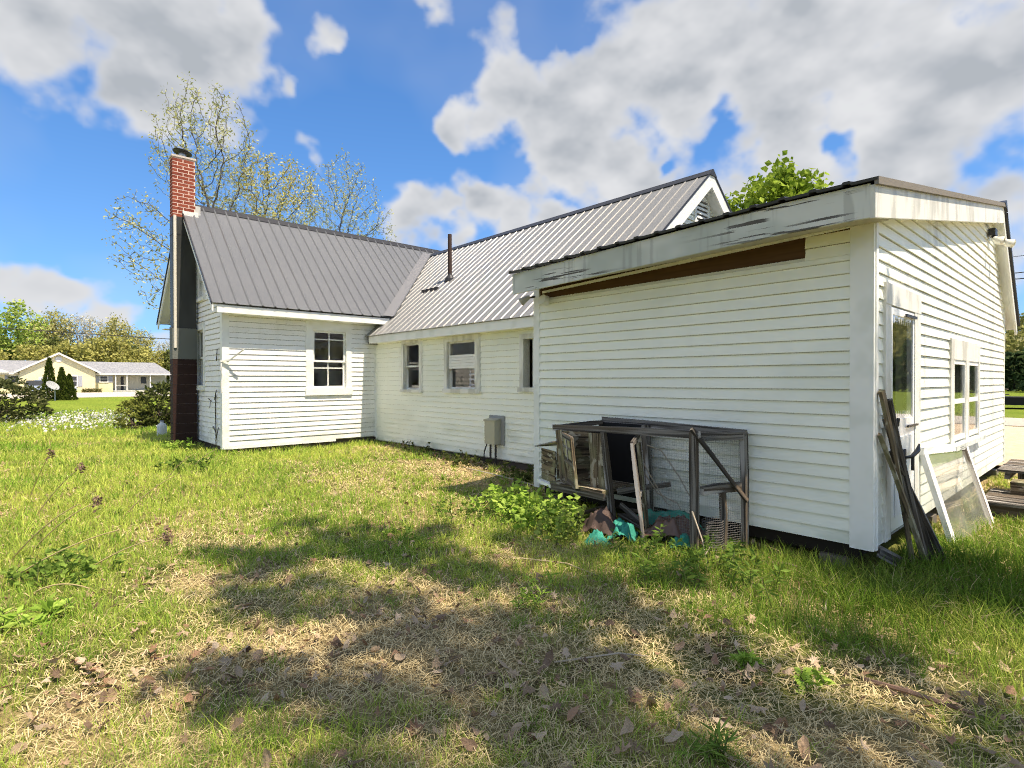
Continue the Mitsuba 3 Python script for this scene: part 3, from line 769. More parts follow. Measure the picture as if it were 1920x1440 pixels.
# pair of windows
for hw, cas in ((hwa, (.18, .0, .0, .0)), (hwb, (.0, .10, .0, .0))):
    a, b, z0, z1 = hw
    wn = numbered(f'{shed}__window')
    part(wn, 'sash', [F6.box(a, a + .035, -.02, .022, z0, z1), F6.box(b - .035, b, -.02, .022, z0, z1), F6.box(a + .035, b - .035, -.02, .021, z1 - .05, z1), F6.box(a + .035, b - .035, -.02, .021, z0, z0 + .05), F6.box(a + .035, b - .035, -.02, .024, 1.24, 1.29)], 'trim')
    for za, zb in ((z0 + .05, 1.24), (1.29, z1 - .05)):
        part(wn, 'pane', (np.array([F6.at(a + .03, .012, za), F6.at(b - .03, .012, za), F6.at(b - .03, .012, zb), F6.at(a + .03, .012, zb)]), np.array([[0, 1, 2], [0, 2, 3]])), 'glass')
part(shed, 'window_frame', [F6.box(2.74, 2.92, -.06, .030, .79, 1.74), F6.box(3.60, 3.80, -.06, .030, .79, 1.74), F6.box(4.48, 4.56, -.06, .030, .79, 1.74), F6.box(2.74, 4.56, -.06, .032, 1.74, 1.97)], 'alu')
part(shed, 'window_sill', [F6.box(2.70, 4.60, -.06, .085, .735, .79)], 'peeling', label='rotting grey window sill')

# roof
sroof = numbered(f'{shed}__roof')
RX0, RX1 = -3.62, .16
sag = lambda x: .034 * min(0., x + .45)      # the eave has dropped towards the far corner
ups = np.array([0, SRY - SEY, SRZ - SEZ]); Ls = np.linalg.norm(ups); ups /= Ls
upb = np.array([0, -1.0, 1.01]); upb /= np.linalg.norm(upb)
npan = 17; sw_ = (RX1 - RX0) / npan
for i in range(npan):
    xa_ = RX1 - i * sw_
    e_ = np.array([xa_, SEY - .03, SEZ - .03 * SS + .012 + sag(xa_)]); u_ = np.array([xa_, SRY, SRZ + .012]) - e_; l_ = np.linalg.norm(u_)
    roof_panel(sroof, e_, np.array([-1, 0, sag(xa_) * .0 + (sag(xa_) - sag(xa_ - sw_)) / -sw_]), u_ / l_, sw_, 0, 0, l_, l_, 'dark_metal', rib=.013, ribw=.06, th=.02)
part(sroof, 'back_slope', hexa([(RX0, 7.22, zk(7.22) - .02), (RX1, 7.22, zk(7.22) - .02), (RX1, SRY, SRZ - .02), (RX0, SRY, SRZ - .02), (RX0, 7.22, zk(7.22) + .012), (RX1, 7.22, zk(7.22) + .012), (RX1, SRY, SRZ + .012), (RX0, SRY, SRZ + .012)]), 'dark_metal')
part(sroof, 'ridge_cap', hexa([(RX0, SRY - .16, SRZ - .01), (RX1 + .012, SRY - .16, SRZ - .01), (RX1 + .012, SRY + .12, SRZ - .09), (RX0, SRY + .12, SRZ - .09), (RX0, SRY - .02, SRZ + .05), (RX1 + .012, SRY - .02, SRZ + .05), (RX1 + .012, SRY + .02, SRZ + .05), (RX0, SRY + .02, SRZ + .05)]), 'dark_metal')
fx0, fx1 = RX0 + .02, RX1 - .055
part(sroof, 'fascia', [hexa([(xa, SEY + .015, 2.645 + sag(xa)), (xb, SEY + .015, 2.645 + sag(xb)), (xb, SEY + .045, 2.645 + sag(xb)), (xa, SEY + .045, 2.645 + sag(xa)), (xa, SEY + .015, SEZ - .018 + sag(xa)), (xb, SEY + .015, SEZ - .018 + sag(xb)), (xb, SEY + .045, SEZ - .018 + sag(xb)), (xa, SEY + .045, SEZ - .018 + sag(xa))]) for xa, xb in ((fx0, -.45), (-.45, fx1))], 'peeling', label='long eave fascia with cracked peeling grey white paint')
part(sroof, 'soffit', [hexa([(xa, SEY + .046, 2.665 + sag(xa)), (xb, SEY + .046, 2.665 + sag(xb)), (xb, -.001, 2.71 + sag(xb) * .5), (xa, -.001, 2.71 + sag(xa) * .5), (xa, SEY + .046, 2.68 + sag(xa)), (xb, SEY + .046, 2.68 + sag(xb)), (xb, -.001, 2.725 + sag(xb) * .5), (xa, -.001, 2.725 + sag(xa) * .5)]) for xa, xb in ((fx0, -.45), (-.45, fx1))], 'vcol', color=(.42, .40, .33))


def srake(y0, y1, xa, xb, d0, d1, f):
    return hexa([(xa, y0, f(y0) - d1), (xb, y0, f(y0) - d1), (xb, y1, f(y1) - d1), (xa, y1, f(y1) - d1), (xa, y0, f(y0) - d0), (xb, y0, f(y0) - d0), (xb, y1, f(y1) - d0), (xa, y1, f(y1) - d0)])


part(sroof, 'barge_board', srake(SEY + .01, SRY, RX1 - .054, RX1 - .022, .035, .265, zf), 'alu', label='white rake board with grey run stains')
part(sroof, 'barge_board', srake(SRY + .002, 7.2, RX1 - .054, RX1 - .022, .03, .22, zk), 'trim')
part(sroof, 'soffit', srake(SEY + .05, SRY, 0.0, RX1 - .055, .20, .212, zf), 'trim')
part(sroof, 'soffit', srake(SRY + .002, 7.2, 0.0, RX1 - .055, .12, .132, zk), 'trim')
part(sroof, 'drip_edge', srake(SEY - .02, SRY, RX1 - .021, RX1 + .006, -.012, .040, zf), 'vcol', color=(.20, .185, .165))
part(sroof, 'drip_edge', srake(SRY + .12, 7.22, RX1 - .021, RX1 + .012, -.02, .06, zk), 'dark_metal')

# lamps under the eaves
def globe(c, r, rr=10):
    m = trimesh.creation.uv_sphere(r, count=[rr, rr * 2]); return np.array(m.vertices) + c, np.array(m.faces)


fl = thing('floodlight', 'white round floodlight under the left end of the long eave', 'floodlight')
part(fl, 'base', tube([(-3.46, -.005, 2.50), (-3.46, -.03, 2.50)], .05, 14), 'vcol', color=WHITE)
part(fl, 'lamp_head', xform(lathe([(.02, -.09), (.045, -.06), (.062, .0), (.066, .03), (.060, .035), (.0, .03)], (0, 0, 0), 18), trimesh.transformations.translation_matrix((-3.40, -.13, 2.475)) @ rot((1, 0, 0), 70)), 'vgloss', True, color=(.74, .75, .70))
part(fl, 'arm', tube([(-3.46, -.03, 2.50), (-3.43, -.08, 2.485)], .014, 8), 'vcol', color=(.5, .5, .5))
fb = thing('floodlight', 'small bent grey floodlight at the far left corner of the shed eave', 'floodlight')
part(fb, 'arm', tube([(-3.66, -.02, 2.56), (-3.67, -.12, 2.54), (-3.70, -.16, 2.51)], .013, 8), 'vcol', color=(.08, .08, .08))
part(fb, 'lamp_head', tube([(-3.65, -.12, 2.55), (-3.70, -.17, 2.51), (-3.73, -.20, 2.48)], [.025, .042, .055], 12), 'vcol', True, color=(.45, .45, .42))
f3 = thing('floodlight', 'twin white floodlight on a dark mount under the gable peak', 'floodlight')
part(f3, 'mount', [bx(.022, .10, 5.22, 5.42, 3.52, 3.62), tube([(.06, 5.3, 3.53), (.10, 5.25, 3.46)], .02, 8), tube([(.06, 5.38, 3.53), (.12, 5.42, 3.46)], .02, 8)], 'dark_metal')
for q in ((.13, 5.12, 3.42), (.20, 5.48, 3.43)):
    part(f3, 'bulb', tube([np.array(q) + (-.04, .0, .04), np.array(q), np.array(q) + (.06, -.02, -.02)], [.03, .05, .058], 12), 'vgloss', True, color=(.75, .75, .68))
# ------------------------------------------------------------------ ground
def sheet(xs, ys, fz):
    X, Y = np.meshgrid(xs, ys, indexing='ij')
    Z = fz(X, Y)
    n, m = X.shape
    i, j = np.meshgrid(np.arange(n - 1), np.arange(m - 1), indexing='ij')
    a = i * m + j
    q = np.stack([a, a + m, a + m + 1, a + 1], -1).reshape(-1, 4)
    return np.stack([X, Y, Z], -1).reshape(-1, 3), np.vstack([q[:, [0, 1, 2]], q[:, [0, 2, 3]]])


xs = np.unique(np.round(np.concatenate([[-900, -500, -300, -200, -150, -110], np.linspace(-95, -20, 40), np.linspace(-20, -8, 60), np.linspace(-8, 4, 170), np.linspace(4, 16, 30), [25, 40, 70, 120, 250, 500, 900]]), 4))
ys = np.unique(np.round(np.concatenate([[-900, -400, -200, -100, -50, -25, -15], np.linspace(-9, -6, 20), np.linspace(-6, 3, 140), np.linspace(3, 12, 50), np.linspace(12, 60, 40), [90, 140, 220, 400, 900]]), 4))
put('ground', sheet(xs, ys, gz), 'soil', True, kind='structure', label='lawn ground of thatch and soil')
# the street in front of the yellow house, the gravel drive behind the shed
put('road', bx(-83.6, -58.5, -120, 160, .02, .135), 'paving', kind='structure', label='pale paved street')
put('driveway', sheet(np.linspace(-1.5, 14, 12), np.linspace(7.4, 18.0, 12), lambda x, y: gz(x, y) * 0 + .075), 'gravel_mat', kind='structure', label='tan gravel drive behind the shed')
put('road_001', sheet(np.linspace(-60, 120, 20), np.linspace(18.2, 23.0, 4), lambda x, y: x * 0 + .08), 'paving', kind='structure', label='grey paved lane beyond the gravel drive')
# ------------------------------------------------------------------ things about the yard
# utility box on the wing wall
ub = thing('utility_box', 'dull beige metal utility box on the wing wall', 'utility box')
part(ub, 'back_plate', bx(-6.05, -5.66, WY - .035, WY - .015, .42, .92), 'vcol', color=(.30, .31, .30))
part(ub, 'body', bx(-6.0, -5.74, WY - .18, WY - .036, .44, .86), 'vgloss', color=(.40, .39, .31))
part(ub, 'lid', hexa([(-6.015, WY - .195, .83), (-5.725, WY - .195, .83), (-5.725, WY - .037, .85), (-6.015, WY - .037, .85), (-6.015, WY - .195, .852), (-5.725, WY - .195, .852), (-5.725, WY - .037, .875), (-6.015, WY - .037, .875)]), 'vgloss', color=(.34, .33, .27))
part(ub, 'conduit', tube([(-5.80, WY - .10, .44), (-5.80, WY - .10, .2), (-5.80, WY - .10, -.05)], .018, 8), 'dark_metal')
part(ub, 'conduit', tube([(-5.90, WY - .13, .44), (-5.90, WY - .13, .2), (-5.89, WY - .13, -.05)], .018, 8), 'dark_metal')
part(ub, 'cable', tube([(-5.99, WY - .13, .44), (-6.03, WY - .16, .30), (-6.07, WY - .14, .1), (-6.05, WY - .12, -.05)], .012, 6), 'dark_metal', True)

# clothes line bracket on the block's corner
cl_ = thing('clothesline_bracket', 'bent white clothesline bracket with a trailing strap on the front corner', 'bracket')
part(cl_, 'arm', cat_([beam((-10.04, -1.86, 1.87), (-9.80, -1.64, 2.10), .035, .02)[:2], beam((-10.06, -1.97, 1.88), (-9.98, -1.78, 1.92), .03, .03)[:2]]), 'vcol', color=(.62, .63, .60))
part(cl_, 'strap', tube([(-10.06, -1.95, 1.88), (-10.04, -1.97, 1.72), (-10.06, -1.94, 1.62), (-10.05, -1.96, 1.45), (-10.06, -1.95, 1.28)], .011, 6), 'vcol', True, color=(.70, .70, .68))

# dead vine on the gable wall
dv = thing('dead_vine', 'thin dead vine clinging to the shaded gable wall', 'vine')
for k, q in enumerate([[(-10.55, -1.93, .15), (-10.52, -1.94, .6), (-10.58, -1.93, 1.0), (-10.50, -1.94, 1.25)], [(-10.54, -1.93, .5), (-10.70, -1.94, .62), (-10.78, -1.93, .60)], [(-10.53, -1.94, .35), (-10.38, -1.95, .50), (-10.33, -1.94, .62)],
                       [(-11.0, -1.93, .98), (-10.85, -1.94, 1.12), (-11.1, -1.93, 1.16)], [(-10.6, -1.94, 1.15), (-10.42, -1.95, 1.34)], [(-10.45, -1.94, 1.9), (-10.40, -1.94, 2.12)]]):
    part(dv, 'stem', tube(q, .009, 5), 'vcol', color=(.07, .065, .05))

# jug by the chimney
jg = thing('plastic_jug', 'white plastic jug standing at the foot of the chimney', 'jug')
jc = (-15.3, -2.0, float(gz(-15.3, -2.0)))
part(jg, 'body', lathe([(.0, 0), (.10, .0), (.11, .02), (.11, .25), (.09, .31), (.04, .345), (.036, .37)], jc, 14), 'vcol', True, color=(.72, .73, .72))
part(jg, 'cap', lathe([(.04, .365), (.04, .40), (0, .401)], jc, 10), 'vcol', color=(.4, .42, .5))

# ---------------- wrecked hutch against the shed
hutch = thing('hutch', 'wrecked grey wooden hutch frame with plank cabinet against the shed wall', 'hutch')
B = lambda n, a, b, w, h, side=(0, 0, 1), mat='wood', par=None, **k: part(par or hutch, n, beam(a, b, w, h, side, .003, k.pop('segs', 3), k.pop('warp', .006)), mat, **k)
fy, by = -.55, -.11
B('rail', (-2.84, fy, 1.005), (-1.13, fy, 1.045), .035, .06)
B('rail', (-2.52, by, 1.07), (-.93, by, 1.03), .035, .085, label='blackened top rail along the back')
B('rail', (-2.80, fy + .03, 1.01), (-2.50, by - .03, 1.06), .04, .045)
B('rail', (-1.17, fy + .03, 1.02), (-.95, by - .02, 1.02), .035, .07)
B('post', (-1.17, fy, -.04), (-1.185, fy, 1.07), .055, .062, (0, 1, 0))
B('post', (-.94, by, -.02), (-.955, by, 1.05), .05, .06, (0, 1, 0))
B('post', (-1.035, -.33, -.02), (-1.04, -.33, .545), .05, .05, (0, 1, 0))
B('post', (-2.03, fy, .0), (-2.16, fy, 1.0), .045, .055, (0, 1, 0))
B('post', (-1.76, -.30, -.05), (-1.93, -.16, 1.06), .055, .065, (0, 1, 0), label='dark rotten middle post')
B('post', (-2.72, fy, .02), (-2.70, fy, .42), .025, .03, (0, 1, 0))
B('rail', (-1.12, fy + .02, .565), (-.97, by - .01, .575), .05, .075, label='sunlit crossrail of the right end')
B('rail', (-2.0, fy + .01, .43), (-1.62, by - .1, .52), .035, .05)
B('brace', (-1.18, fy - .045, 1.10), (-.90, by - .045, .46), .022, .042, (0, 1, 0), label='diagonal lath nailed across the right end')
B('brace', (-2.0, fy + .06, .30), (-1.55, fy + .12, .05), .03, .05)
# plank cabinet
B('floor_board', (-2.78, -.62, .425), (-2.08, -.62, .425), .10, .035, mat='plank')
B('floor_board', (-2.78, -.50, .43), (-2.08, -.50, .43), .12, .03, mat='plank')
B('floor_board', (-2.78, -.36, .43), (-2.08, -.36, .43), .13, .03, mat='plank')
B('floor_board', (-2.78, -.21, .43), (-2.08, -.21, .43), .14, .03, mat='plank')
B('rail', (-2.76, -.665, .40), (-2.06, -.66, .385), .03, .07, mat='wood')
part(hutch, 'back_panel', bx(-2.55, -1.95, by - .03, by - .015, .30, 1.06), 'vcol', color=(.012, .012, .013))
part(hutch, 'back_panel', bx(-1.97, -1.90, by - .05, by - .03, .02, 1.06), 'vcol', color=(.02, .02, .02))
for k, (a, b) in enumerate(((-2.795, -2.70), (-2.70, -2.62), (-2.34, -2.24), (-2.24, -2.13))):
    B('plank', ((a + b) / 2 + (.075 if k < 2 else .02), fy - .01, .44), ((a + b) / 2, fy - .01, .985), .018, b - a - .006, (1, 0, 0), mat='plank', segs=2)
B('plank', (-2.62, fy - .012, .96), (-2.34, fy - .012, .97), .018, .05, mat='plank')
part(hutch, 'side_panel', beam((-2.79, fy, .72), (-2.55, by, .72), .02, .52, (0, 0, 1), .003, 1), 'plank')
# cabinet door, open
hd_ = numbered(f'{hutch}__door')
d0, d1 = np.array([-2.62, -.575, .46]), np.array([-2.38, -.70, .43])
dd = d1 - d0; du = np.array([-.07, 0, .50])
for a, b, w_, h_ in ((d0, d0 + du, .03, .045), (d1, d1 + du, .03, .045), (d0 + du * .97, d1 + du * .97, .028, .045), (d0 + du * .47, d1 + du * .45, .028, .05), (d0 + du * .03, d1 + du * .03, .028, .05),
                     (d0 + dd * .45 + du * .5, d0 + dd * .45 + du * .95, .024, .02), (d0 + du * .74, d1 + du * .74, .024, .018)):
    part(hd_, 'rail', beam(a, b, w_, h_, dd if abs((b - a)[2]) > .2 else (0, 0, 1), .002, 1), 'plank' if w_ > .029 else 'wood')
q = [d0 + dd * .08 + du * .06, d1 - dd * .08 + du * .06, d1 - dd * .08 + du * .42, d0 + dd * .08 + du * .42]
nn = np.cross(dd, du); nn /= np.linalg.norm(nn)
part(hd_, 'panel', hexa([q[0] - nn * .004, q[1] - nn * .004, q[1] + nn * .004, q[0] + nn * .004, q[3] - nn * .004, q[2] - nn * .004, q[2] + nn * .004, q[3] + nn * .004]) + (rng.uniform(0, 5, (8, 2)),), 'plank')
q2 = [d0 + dd * .08 + du * .52, d1 - dd * .08 + du * .52, d1 - dd * .08 + du * .93, d0 + dd * .08 + du * .93]
part(hd_, 'rag', hexa([q2[0] - nn * .003, q2[1] - nn * .003, q2[1] + nn * .003, q2[0] + nn * .003, q2[3] - nn * .003, q2[2] - nn * .003, q2[2] + nn * .003, q2[3] + nn * .003]), 'vcol', color=(.36, .34, .20))
# nest box to the left
nb = numbered(f'{hutch}__nest_box')
for k in range(4):
    z0 = .40 + k * .088
    part(nb, 'plank', beam((-3.14, -.42, z0 + .04), (-2.79 + .0 * k, -.57, z0 + .04 + .0), .018, .082, (0, 0, 1), .003, 2), 'plank')
part(nb, 'lid', beam((-3.16, -.36, .765), (-2.74, -.50, .86), .26, .02, (0, 0, 1), .004, 1), 'wood')
part(nb, 'base', beam((-3.17, -.44, .375), (-2.72, -.60, .365), .05, .028, (0, 0, 1), .003, 1), 'trim')
# gate standing ajar
gt = numbered(f'{hutch}__gate')
g0, g1, g2, g3 = np.array([-1.585, -.70, -.03]), np.array([-1.715, -.70, .94]), np.array([-1.72, -.43, .0]), np.array([-1.82, -.43, 1.0])
part(gt, 'stile', beam(g0, g1, .03, .05, g2 - g0, .003, 3, .004), 'wood')
part(gt, 'stile', beam(g2, g3, .03, .05, g2 - g0, .003, 3, .004), 'wood')
for t in (.99, .50, .02):
    part(gt, 'rail', beam(g0 + (g1 - g0) * t, g2 + (g3 - g2) * t, .03, .045, (0, 0, 1), .003, 1), 'wood')
part(gt, 'plank', beam(g0 * .45 + g2 * .55 + (0, .03, 0), g1 * .4 + g3 * .6 + (0, .03, -.05), .012, .13, g2 - g0, .004, 2), 'plank')


def wires(c0, eu, ev, nu, nv, r=.0011, sag=0.):
    out = []
    for i in range(nu + 1):
        a = c0 + eu * i / nu; out.append(tube([a, a + ev], r, 3, False))
    for j in range(nv + 1):
        a = c0 + ev * j / nv; out.append(tube([a, a + eu], r, 3, False))
    return out


part(hutch, 'wire_mesh', wires(np.array([-1.10, -.50, .02]), np.array([.15, .38, 0]), np.array([0, 0, .52]), 20, 26), 'vmetal', color=(.55, .55, .55), kind='stuff')
part(hutch, 'wire_mesh', wires(np.array([-1.14, -.54, .60]), np.array([.18, .41, 0]), np.array([-.01, 0, .40]), 16, 14, .0008), 'vmetal', color=(.40, .40, .40), kind='stuff')

part(hutch, 'wire_mesh', wires(np.array([-1.66, -.52, .06]), np.array([.46, 0, 0]), np.array([.02, 0, .92]), 20, 38, .0010), 'vcol', color=(.17, .19, .18), kind='stuff')
part(hutch, 'wire_mesh', wires(np.array([-1.12, -.50, .60]), np.array([.15, .36, 0]), np.array([0, 0, .42]), 18, 20, .0010), 'vcol', color=(.17, .19, .18), kind='stuff')
# roll of mesh standing in the right end of the hutch
wr = thing('wire_roll', 'bundle of rusty wire mesh lying in the right end of the hutch', 'wire mesh')
part(wr, 'coil', [tube([(-1.08 + .085 * math.cos(t), -.42 + .10 * math.sin(t), .03 + .021 * k) for t in np.linspace(0, 6.283, 13)], .0035, 4, False) for k in range(14)], 'vcol', color=(.10, .095, .09), kind='stuff')

# junk inside the hutch


def cloth(c, sx, sy, amp, seed, rotz=0., n=22, drop=.0):
    u, v = np.meshgrid(np.linspace(-1, 1, n), np.linspace(-1, 1, n), indexing='ij')
    p = np.stack([u * 1.7, v * 1.7, 0 * u], -1) + seed * 3.3
    h = (meshkit.fbm(p, 4, seed) - .35) * amp
    rr = np.hypot(u, v)
    z = h + drop * (1 - rr ** 2) + (np.abs(meshkit.noise(p * 3.4, seed + 2) - .5)) * amp * .5
    ex = 1 + .25 * (meshkit.noise(p * 1.3, seed + 5) - .5)
    x, y = u * sx * ex, v * sy * ex
    ca, sa = math.cos(rotz), math.sin(rotz)
    X, Y = c[0] + x * ca - y * sa, c[1] + x * sa + y * ca
    edge = np.clip((rr - .75) / .5, 0, 1)
    Z = np.maximum(c[2] + z * (1 - edge * .8), gz(X, Y) + .006)
    i, j = np.meshgrid(np.arange(n - 1), np.arange(n - 1), indexing='ij')
    a = i * n + j
    q = np.stack([a, a + n, a + n + 1, a + 1], -1).reshape(-1, 4)
    v_ = np.stack([X, Y, Z], -1).reshape(-1, 3)
    bt = v_ - (0, 0, .004)
    f = np.vstack([q[:, [0, 1, 2]], q[:, [0, 2, 3]]])
    return np.vstack([v_, bt]), np.vstack([f, f[:, ::-1] + len(v_)])


TEAL = (.045, .29, .215)
for k, (c, sx, sy, am, sd, rz, dr_, lab) in enumerate([((-1.60, -.28, .13), .34, .13, .20, 4, .15, .07, 'long teal tarp bunched along the back of the hutch floor'),
                                                      ((-1.86, -.62, .05), .13, .16, .22, 9, .5, .08, 'teal tarp scrap draped left of the open hutch gate'),
                                                      ((-1.93, -.92, .01), .12, .08, .12, 14, .2, .08, 'small teal tarp scrap on the leaves before the hutch'),
                                                      ((-1.32, -.50, .06), .12, .08, .12, 19, .8, .05, 'teal tarp corner under the brown sack')]):
    t_ = thing('tarp', lab, 'tarp')
    put(t_, cloth(c, sx, sy, am, sd, rz, 24, dr_), 'vgloss' if k == 0 else 'vcol', True, color=TEAL)
sk = thing('sack', 'crumpled brown plastic sack under the teal tarp in the hutch', 'sack')
put(sk, cloth((-1.42, -.42, .11), .26, .15, .24, 31, .35, 28, .12), 'vgloss', True, color=(.12, .07, .05))
sk2 = thing('sack', 'dull purple brown sack left of the hutch post', 'sack')
put(sk2, cloth((-2.05, -.66, .06), .20, .14, .24, 37, .2, 24, .10), 'vcol', True, color=(.10, .07, .06))
for k, (a, b, w_, lab) in enumerate([((-2.55, -.55, .10), (-2.28, -.28, .22), .05, 'grey board end sticking out under the hutch cabinet'), ((-2.1, -.35, .16), (-1.72, -.5, .13), .07, 'grey board lying behind the hutch gate'), ((-2.08, -.30, .20), (-1.75, -.32, .24), .05, 'thin splintered board lying under the hutch brace')]):
    t_ = thing('loose_board', lab, 'board'); put(t_, beam(a, b, w_, .028, (0, 0, 1), .003, 1), 'wood')

# dry canes in the hutch
for k, (q, lab) in enumerate([([(-1.82, -.30, .88), (-1.66, -.30, .84), (-1.52, -.22, .60), (-1.42, -.18, .40), (-1.38, -.16, .30)], 'pale dead cane bending out from the top of the hutch gate'),
                              ([(-1.78, -.40, .62), (-1.66, -.36, .44), (-1.50, -.28, .36), (-1.38, -.25, .12)], 'pale dead cane bowed low behind the hutch gate'),
                              ([(-1.80, -.42, .75), (-1.70, -.40, .58), (-1.58, -.34, .36), (-1.52, -.33, .33)], 'short forked dead cane in the middle of the hutch'),
                              ([(-1.16, -.62, .40), (-1.04, -.66, .18), (-.98, -.70, .02)], 'pale cane leaning from the right hutch post to the ground'),
                              ([(-1.08, -.86, -.02), (-.99, -.72, .08), (-.97, -.66, .16)], 'short pale twig standing in the weeds at the hutch corner')]):
    t_ = thing('dead_cane', lab, 'cane')
    put(t_, tube(q, np.linspace(.008, .004, len(q)), 5), 'vcol', True, color=(.42, .36, .28))

# ---------------- boards leaning on the shed corner
bl_ = [((.055, .03, 1.43), (.165, .50, -.06), .055, .03, 'plank', 'longest dark board leaning on the shed corner'),
       ((.075, .11, 1.36), (.215, .66, -.05), .035, .05, 'wood', 'second leaning board, its top just behind the longest'),
       ((.060, .14, 1.20), (.260, .78, -.05), .03, .045, 'wood', 'pale edged leaning board in the middle of the pile by the door'),
       ((.050, .00, 1.10), (.235, .58, -.04), .03, .03, 'plank', 'slim brown pole leaning low behind the other boards'),
       ((.070, .20, .95), (.300, .90, -.05), .022, .05, 'wood', 'rightmost thin lath of the leaning boards')]
for a, b, w_, h_, m_, lab in bl_:
    t_ = thing('leaning_board', lab, 'board'); put(t_, beam(a, b, w_, h_, (1, .2, 0), .004, 4, .008), m_)
t_ = thing('loose_board', 'white edged short board tilted on the ground below the shed corner', 'board')
put(t_, beam((.03, .06, .19), (.10, .42, .03), .02, .09, (0, 0, 1), .003, 1), 'wood')

# ---------------- old window sash leaning on the gable wall
sa = thing('window_sash', 'old white glazed window sash leaning against the shed under the windows', 'window sash')
p00, p10 = np.array([.285, 1.45, -.09]), np.array([.375, 2.78, -.06])
p01, p11 = np.array([.045, 1.36, .855]), np.array([.055, 3.30, .74])
part(sa, 'stile', beam(p00, p01, .045, .085, p10 - p00, .003, 3), 'trim')
part(sa, 'stile', beam(p10 + (0, .02, 0), p11 + (0, .02, 0), .045, .05, p10 - p00, .003, 3), 'trim')
part(sa, 'glazing_strip', beam(p10 + (0, -.025, 0), p11 + (0, -.03, 0), .04, .035, p10 - p00, .002, 3), 'wood', label='bare dark inner strip of the right stile')
part(sa, 'rail', beam(p01 + (0, -.05, 0), p11 + (0, .05, 0), .045, .07, (0, 0, 1), .003, 4), 'trim')
part(sa, 'rail', beam(p00, p10, .045, .07, (0, 0, 1), .003, 2), 'trim')
part(sa, 'pane', (np.array([p00, p10, p11, p01]) + (.004, 0, 0), np.array([[0, 1, 2], [0, 2, 3]])), 'dusty')

# ---------------- plank steps / low decks by the gable end
dk = thing('plank_deck', 'low rotting plank deck beside the shed gable end', 'deck')
for k in range(7):
    part(dk, 'plank', beam((.22, 3.12 + k * .155, .155 + .01 * (k % 2)), (1.75, 3.02 + k * .155, .16), .135, .03, (0, 0, 1), .004, 3, .006), 'wood')
for yy in (3.15, 4.05): part(dk, 'joist', beam((.25, yy, .07), (1.7, yy - .06, .07), .05, .13, (0, 0, 1), .003, 1), 'wood')
dk2 = thing('plank_deck', 'upper weathered plank platform stacked on the low deck', 'deck')
for k in range(8):
    part(dk2, 'plank', beam((.28, 3.98 + k * .155, .425), (1.9, 3.92 + k * .155, .425), .14, .03, (0, 0, 1), .004, 2, .004), 'wood')
for xx in (.36, 1.7): part(dk2, 'joist', beam((xx, 3.98, .36), (xx, 5.15, .36), .05, .09, (0, 0, 1), .003, 1), 'wood')
part(dk2, 'leg', beam((.42, 4.9, -.1), (.42, 4.9, .32), .09, .09, (0, 1, 0)), 'wood')
part(dk2, 'leg', beam((1.6, 4.9, -.1), (1.6, 4.9, .32), .09, .09, (0, 1, 0)), 'wood')
lg = thing('wood_block', 'sawn tan log block wedged between the two plank decks', 'wood block')
put(lg, beam((.42, 3.80, .255), (.95, 3.78, .255), .17, .16, (0, 0, 1), .012, 2), 'plank')

# far things right of the shed: dark flatbed trailer, picnic table
tr = thing('trailer', 'low black flatbed trailer on the far lawn', 'trailer')
part(tr, 'bed', bx(-4.2, -.2, 33.0, 35.2, .22, .62), 'vcol', color=(.02, .02, .022))
for xx in (-3.2, -1.6):
    part(tr, 'wheel', xform(lathe([(.0, -.09), (.24, -.09), (.28, -.04), (.28, .04), (.24, .09), (.0, .09)], (0, 0, 0), 16), trimesh.transformations.translation_matrix((xx, 32.95, .28)) @ rot((1, 0, 0), 90)), 'vcol', True, color=(.03, .03, .03))
pt = thing('picnic_table', 'wooden picnic table beyond the black trailer', 'picnic table')
py0 = 38.0
part(pt, 'tabletop', bx(-5.4, -3.2, py0 - .4, py0 + .4, .93, .98), 'vcol', color=(.16, .13, .10))
for s in (-.75, .75): part(pt, 'bench', bx(-5.4, -3.2, py0 + s - .14, py0 + s + .14, .62, .67), 'vcol', color=(.16, .13, .10))
for xx in (-5.1, -3.5):
    for s in (-1, 1): part(pt, 'leg', beam((xx, py0 + s * .75, .1), (xx, py0 + s * .25, .93), .09, .09)[:2], 'vcol', color=(.10, .085, .07))
    part(pt, 'crossbar', bx(xx - .04, xx + .04, py0 - .85, py0 + .85, .55, .63), 'vcol', color=(.10, .085, .07))
# ------------------------------------------------------------------ across the street
yh = thing('yellow_house', 'long low pale yellow house with grey roof across the street', 'house')
HX = -84.0
YF = Face((HX, 0, 0), (0, 1, 0), (1, 0, 0))
YB = Face((HX - 1.2, 0, 0), (0, 1, 0), (1, 0, 0))


def far_window(F, a, b, z0, z1, shutters=True, lites=1, sh=(.42, .44, .50), d=.0):
    w = numbered(f'{yh}__window')
    part(w, 'frame', [F.box(a - .12, a, d, d + .09, z0 - .12, z1 + .12), F.box(b, b + .12, d, d + .09, z0 - .12, z1 + .12), F.box(a, b, d, d + .088, z1, z1 + .12), F.box(a, b, d, d + .088, z0 - .12, z0), F.box(a, b, d, d + .07, (z0 + z1) / 2 - .03, (z0 + z1) / 2 + .03)], 'vcol', color=WHITE)
    part(w, 'pane', F.box(a, b, d, d + .02, z0, z1), 'vgloss', color=(.05, .055, .065))
    if shutters:
        for q in ((a - .55, a - .14), (b + .14, b + .55)):
            part(w, 'shutter', F.box(q[0], q[1], d, d + .06, z0 - .1, z1 + .1), 'vcol', color=sh)


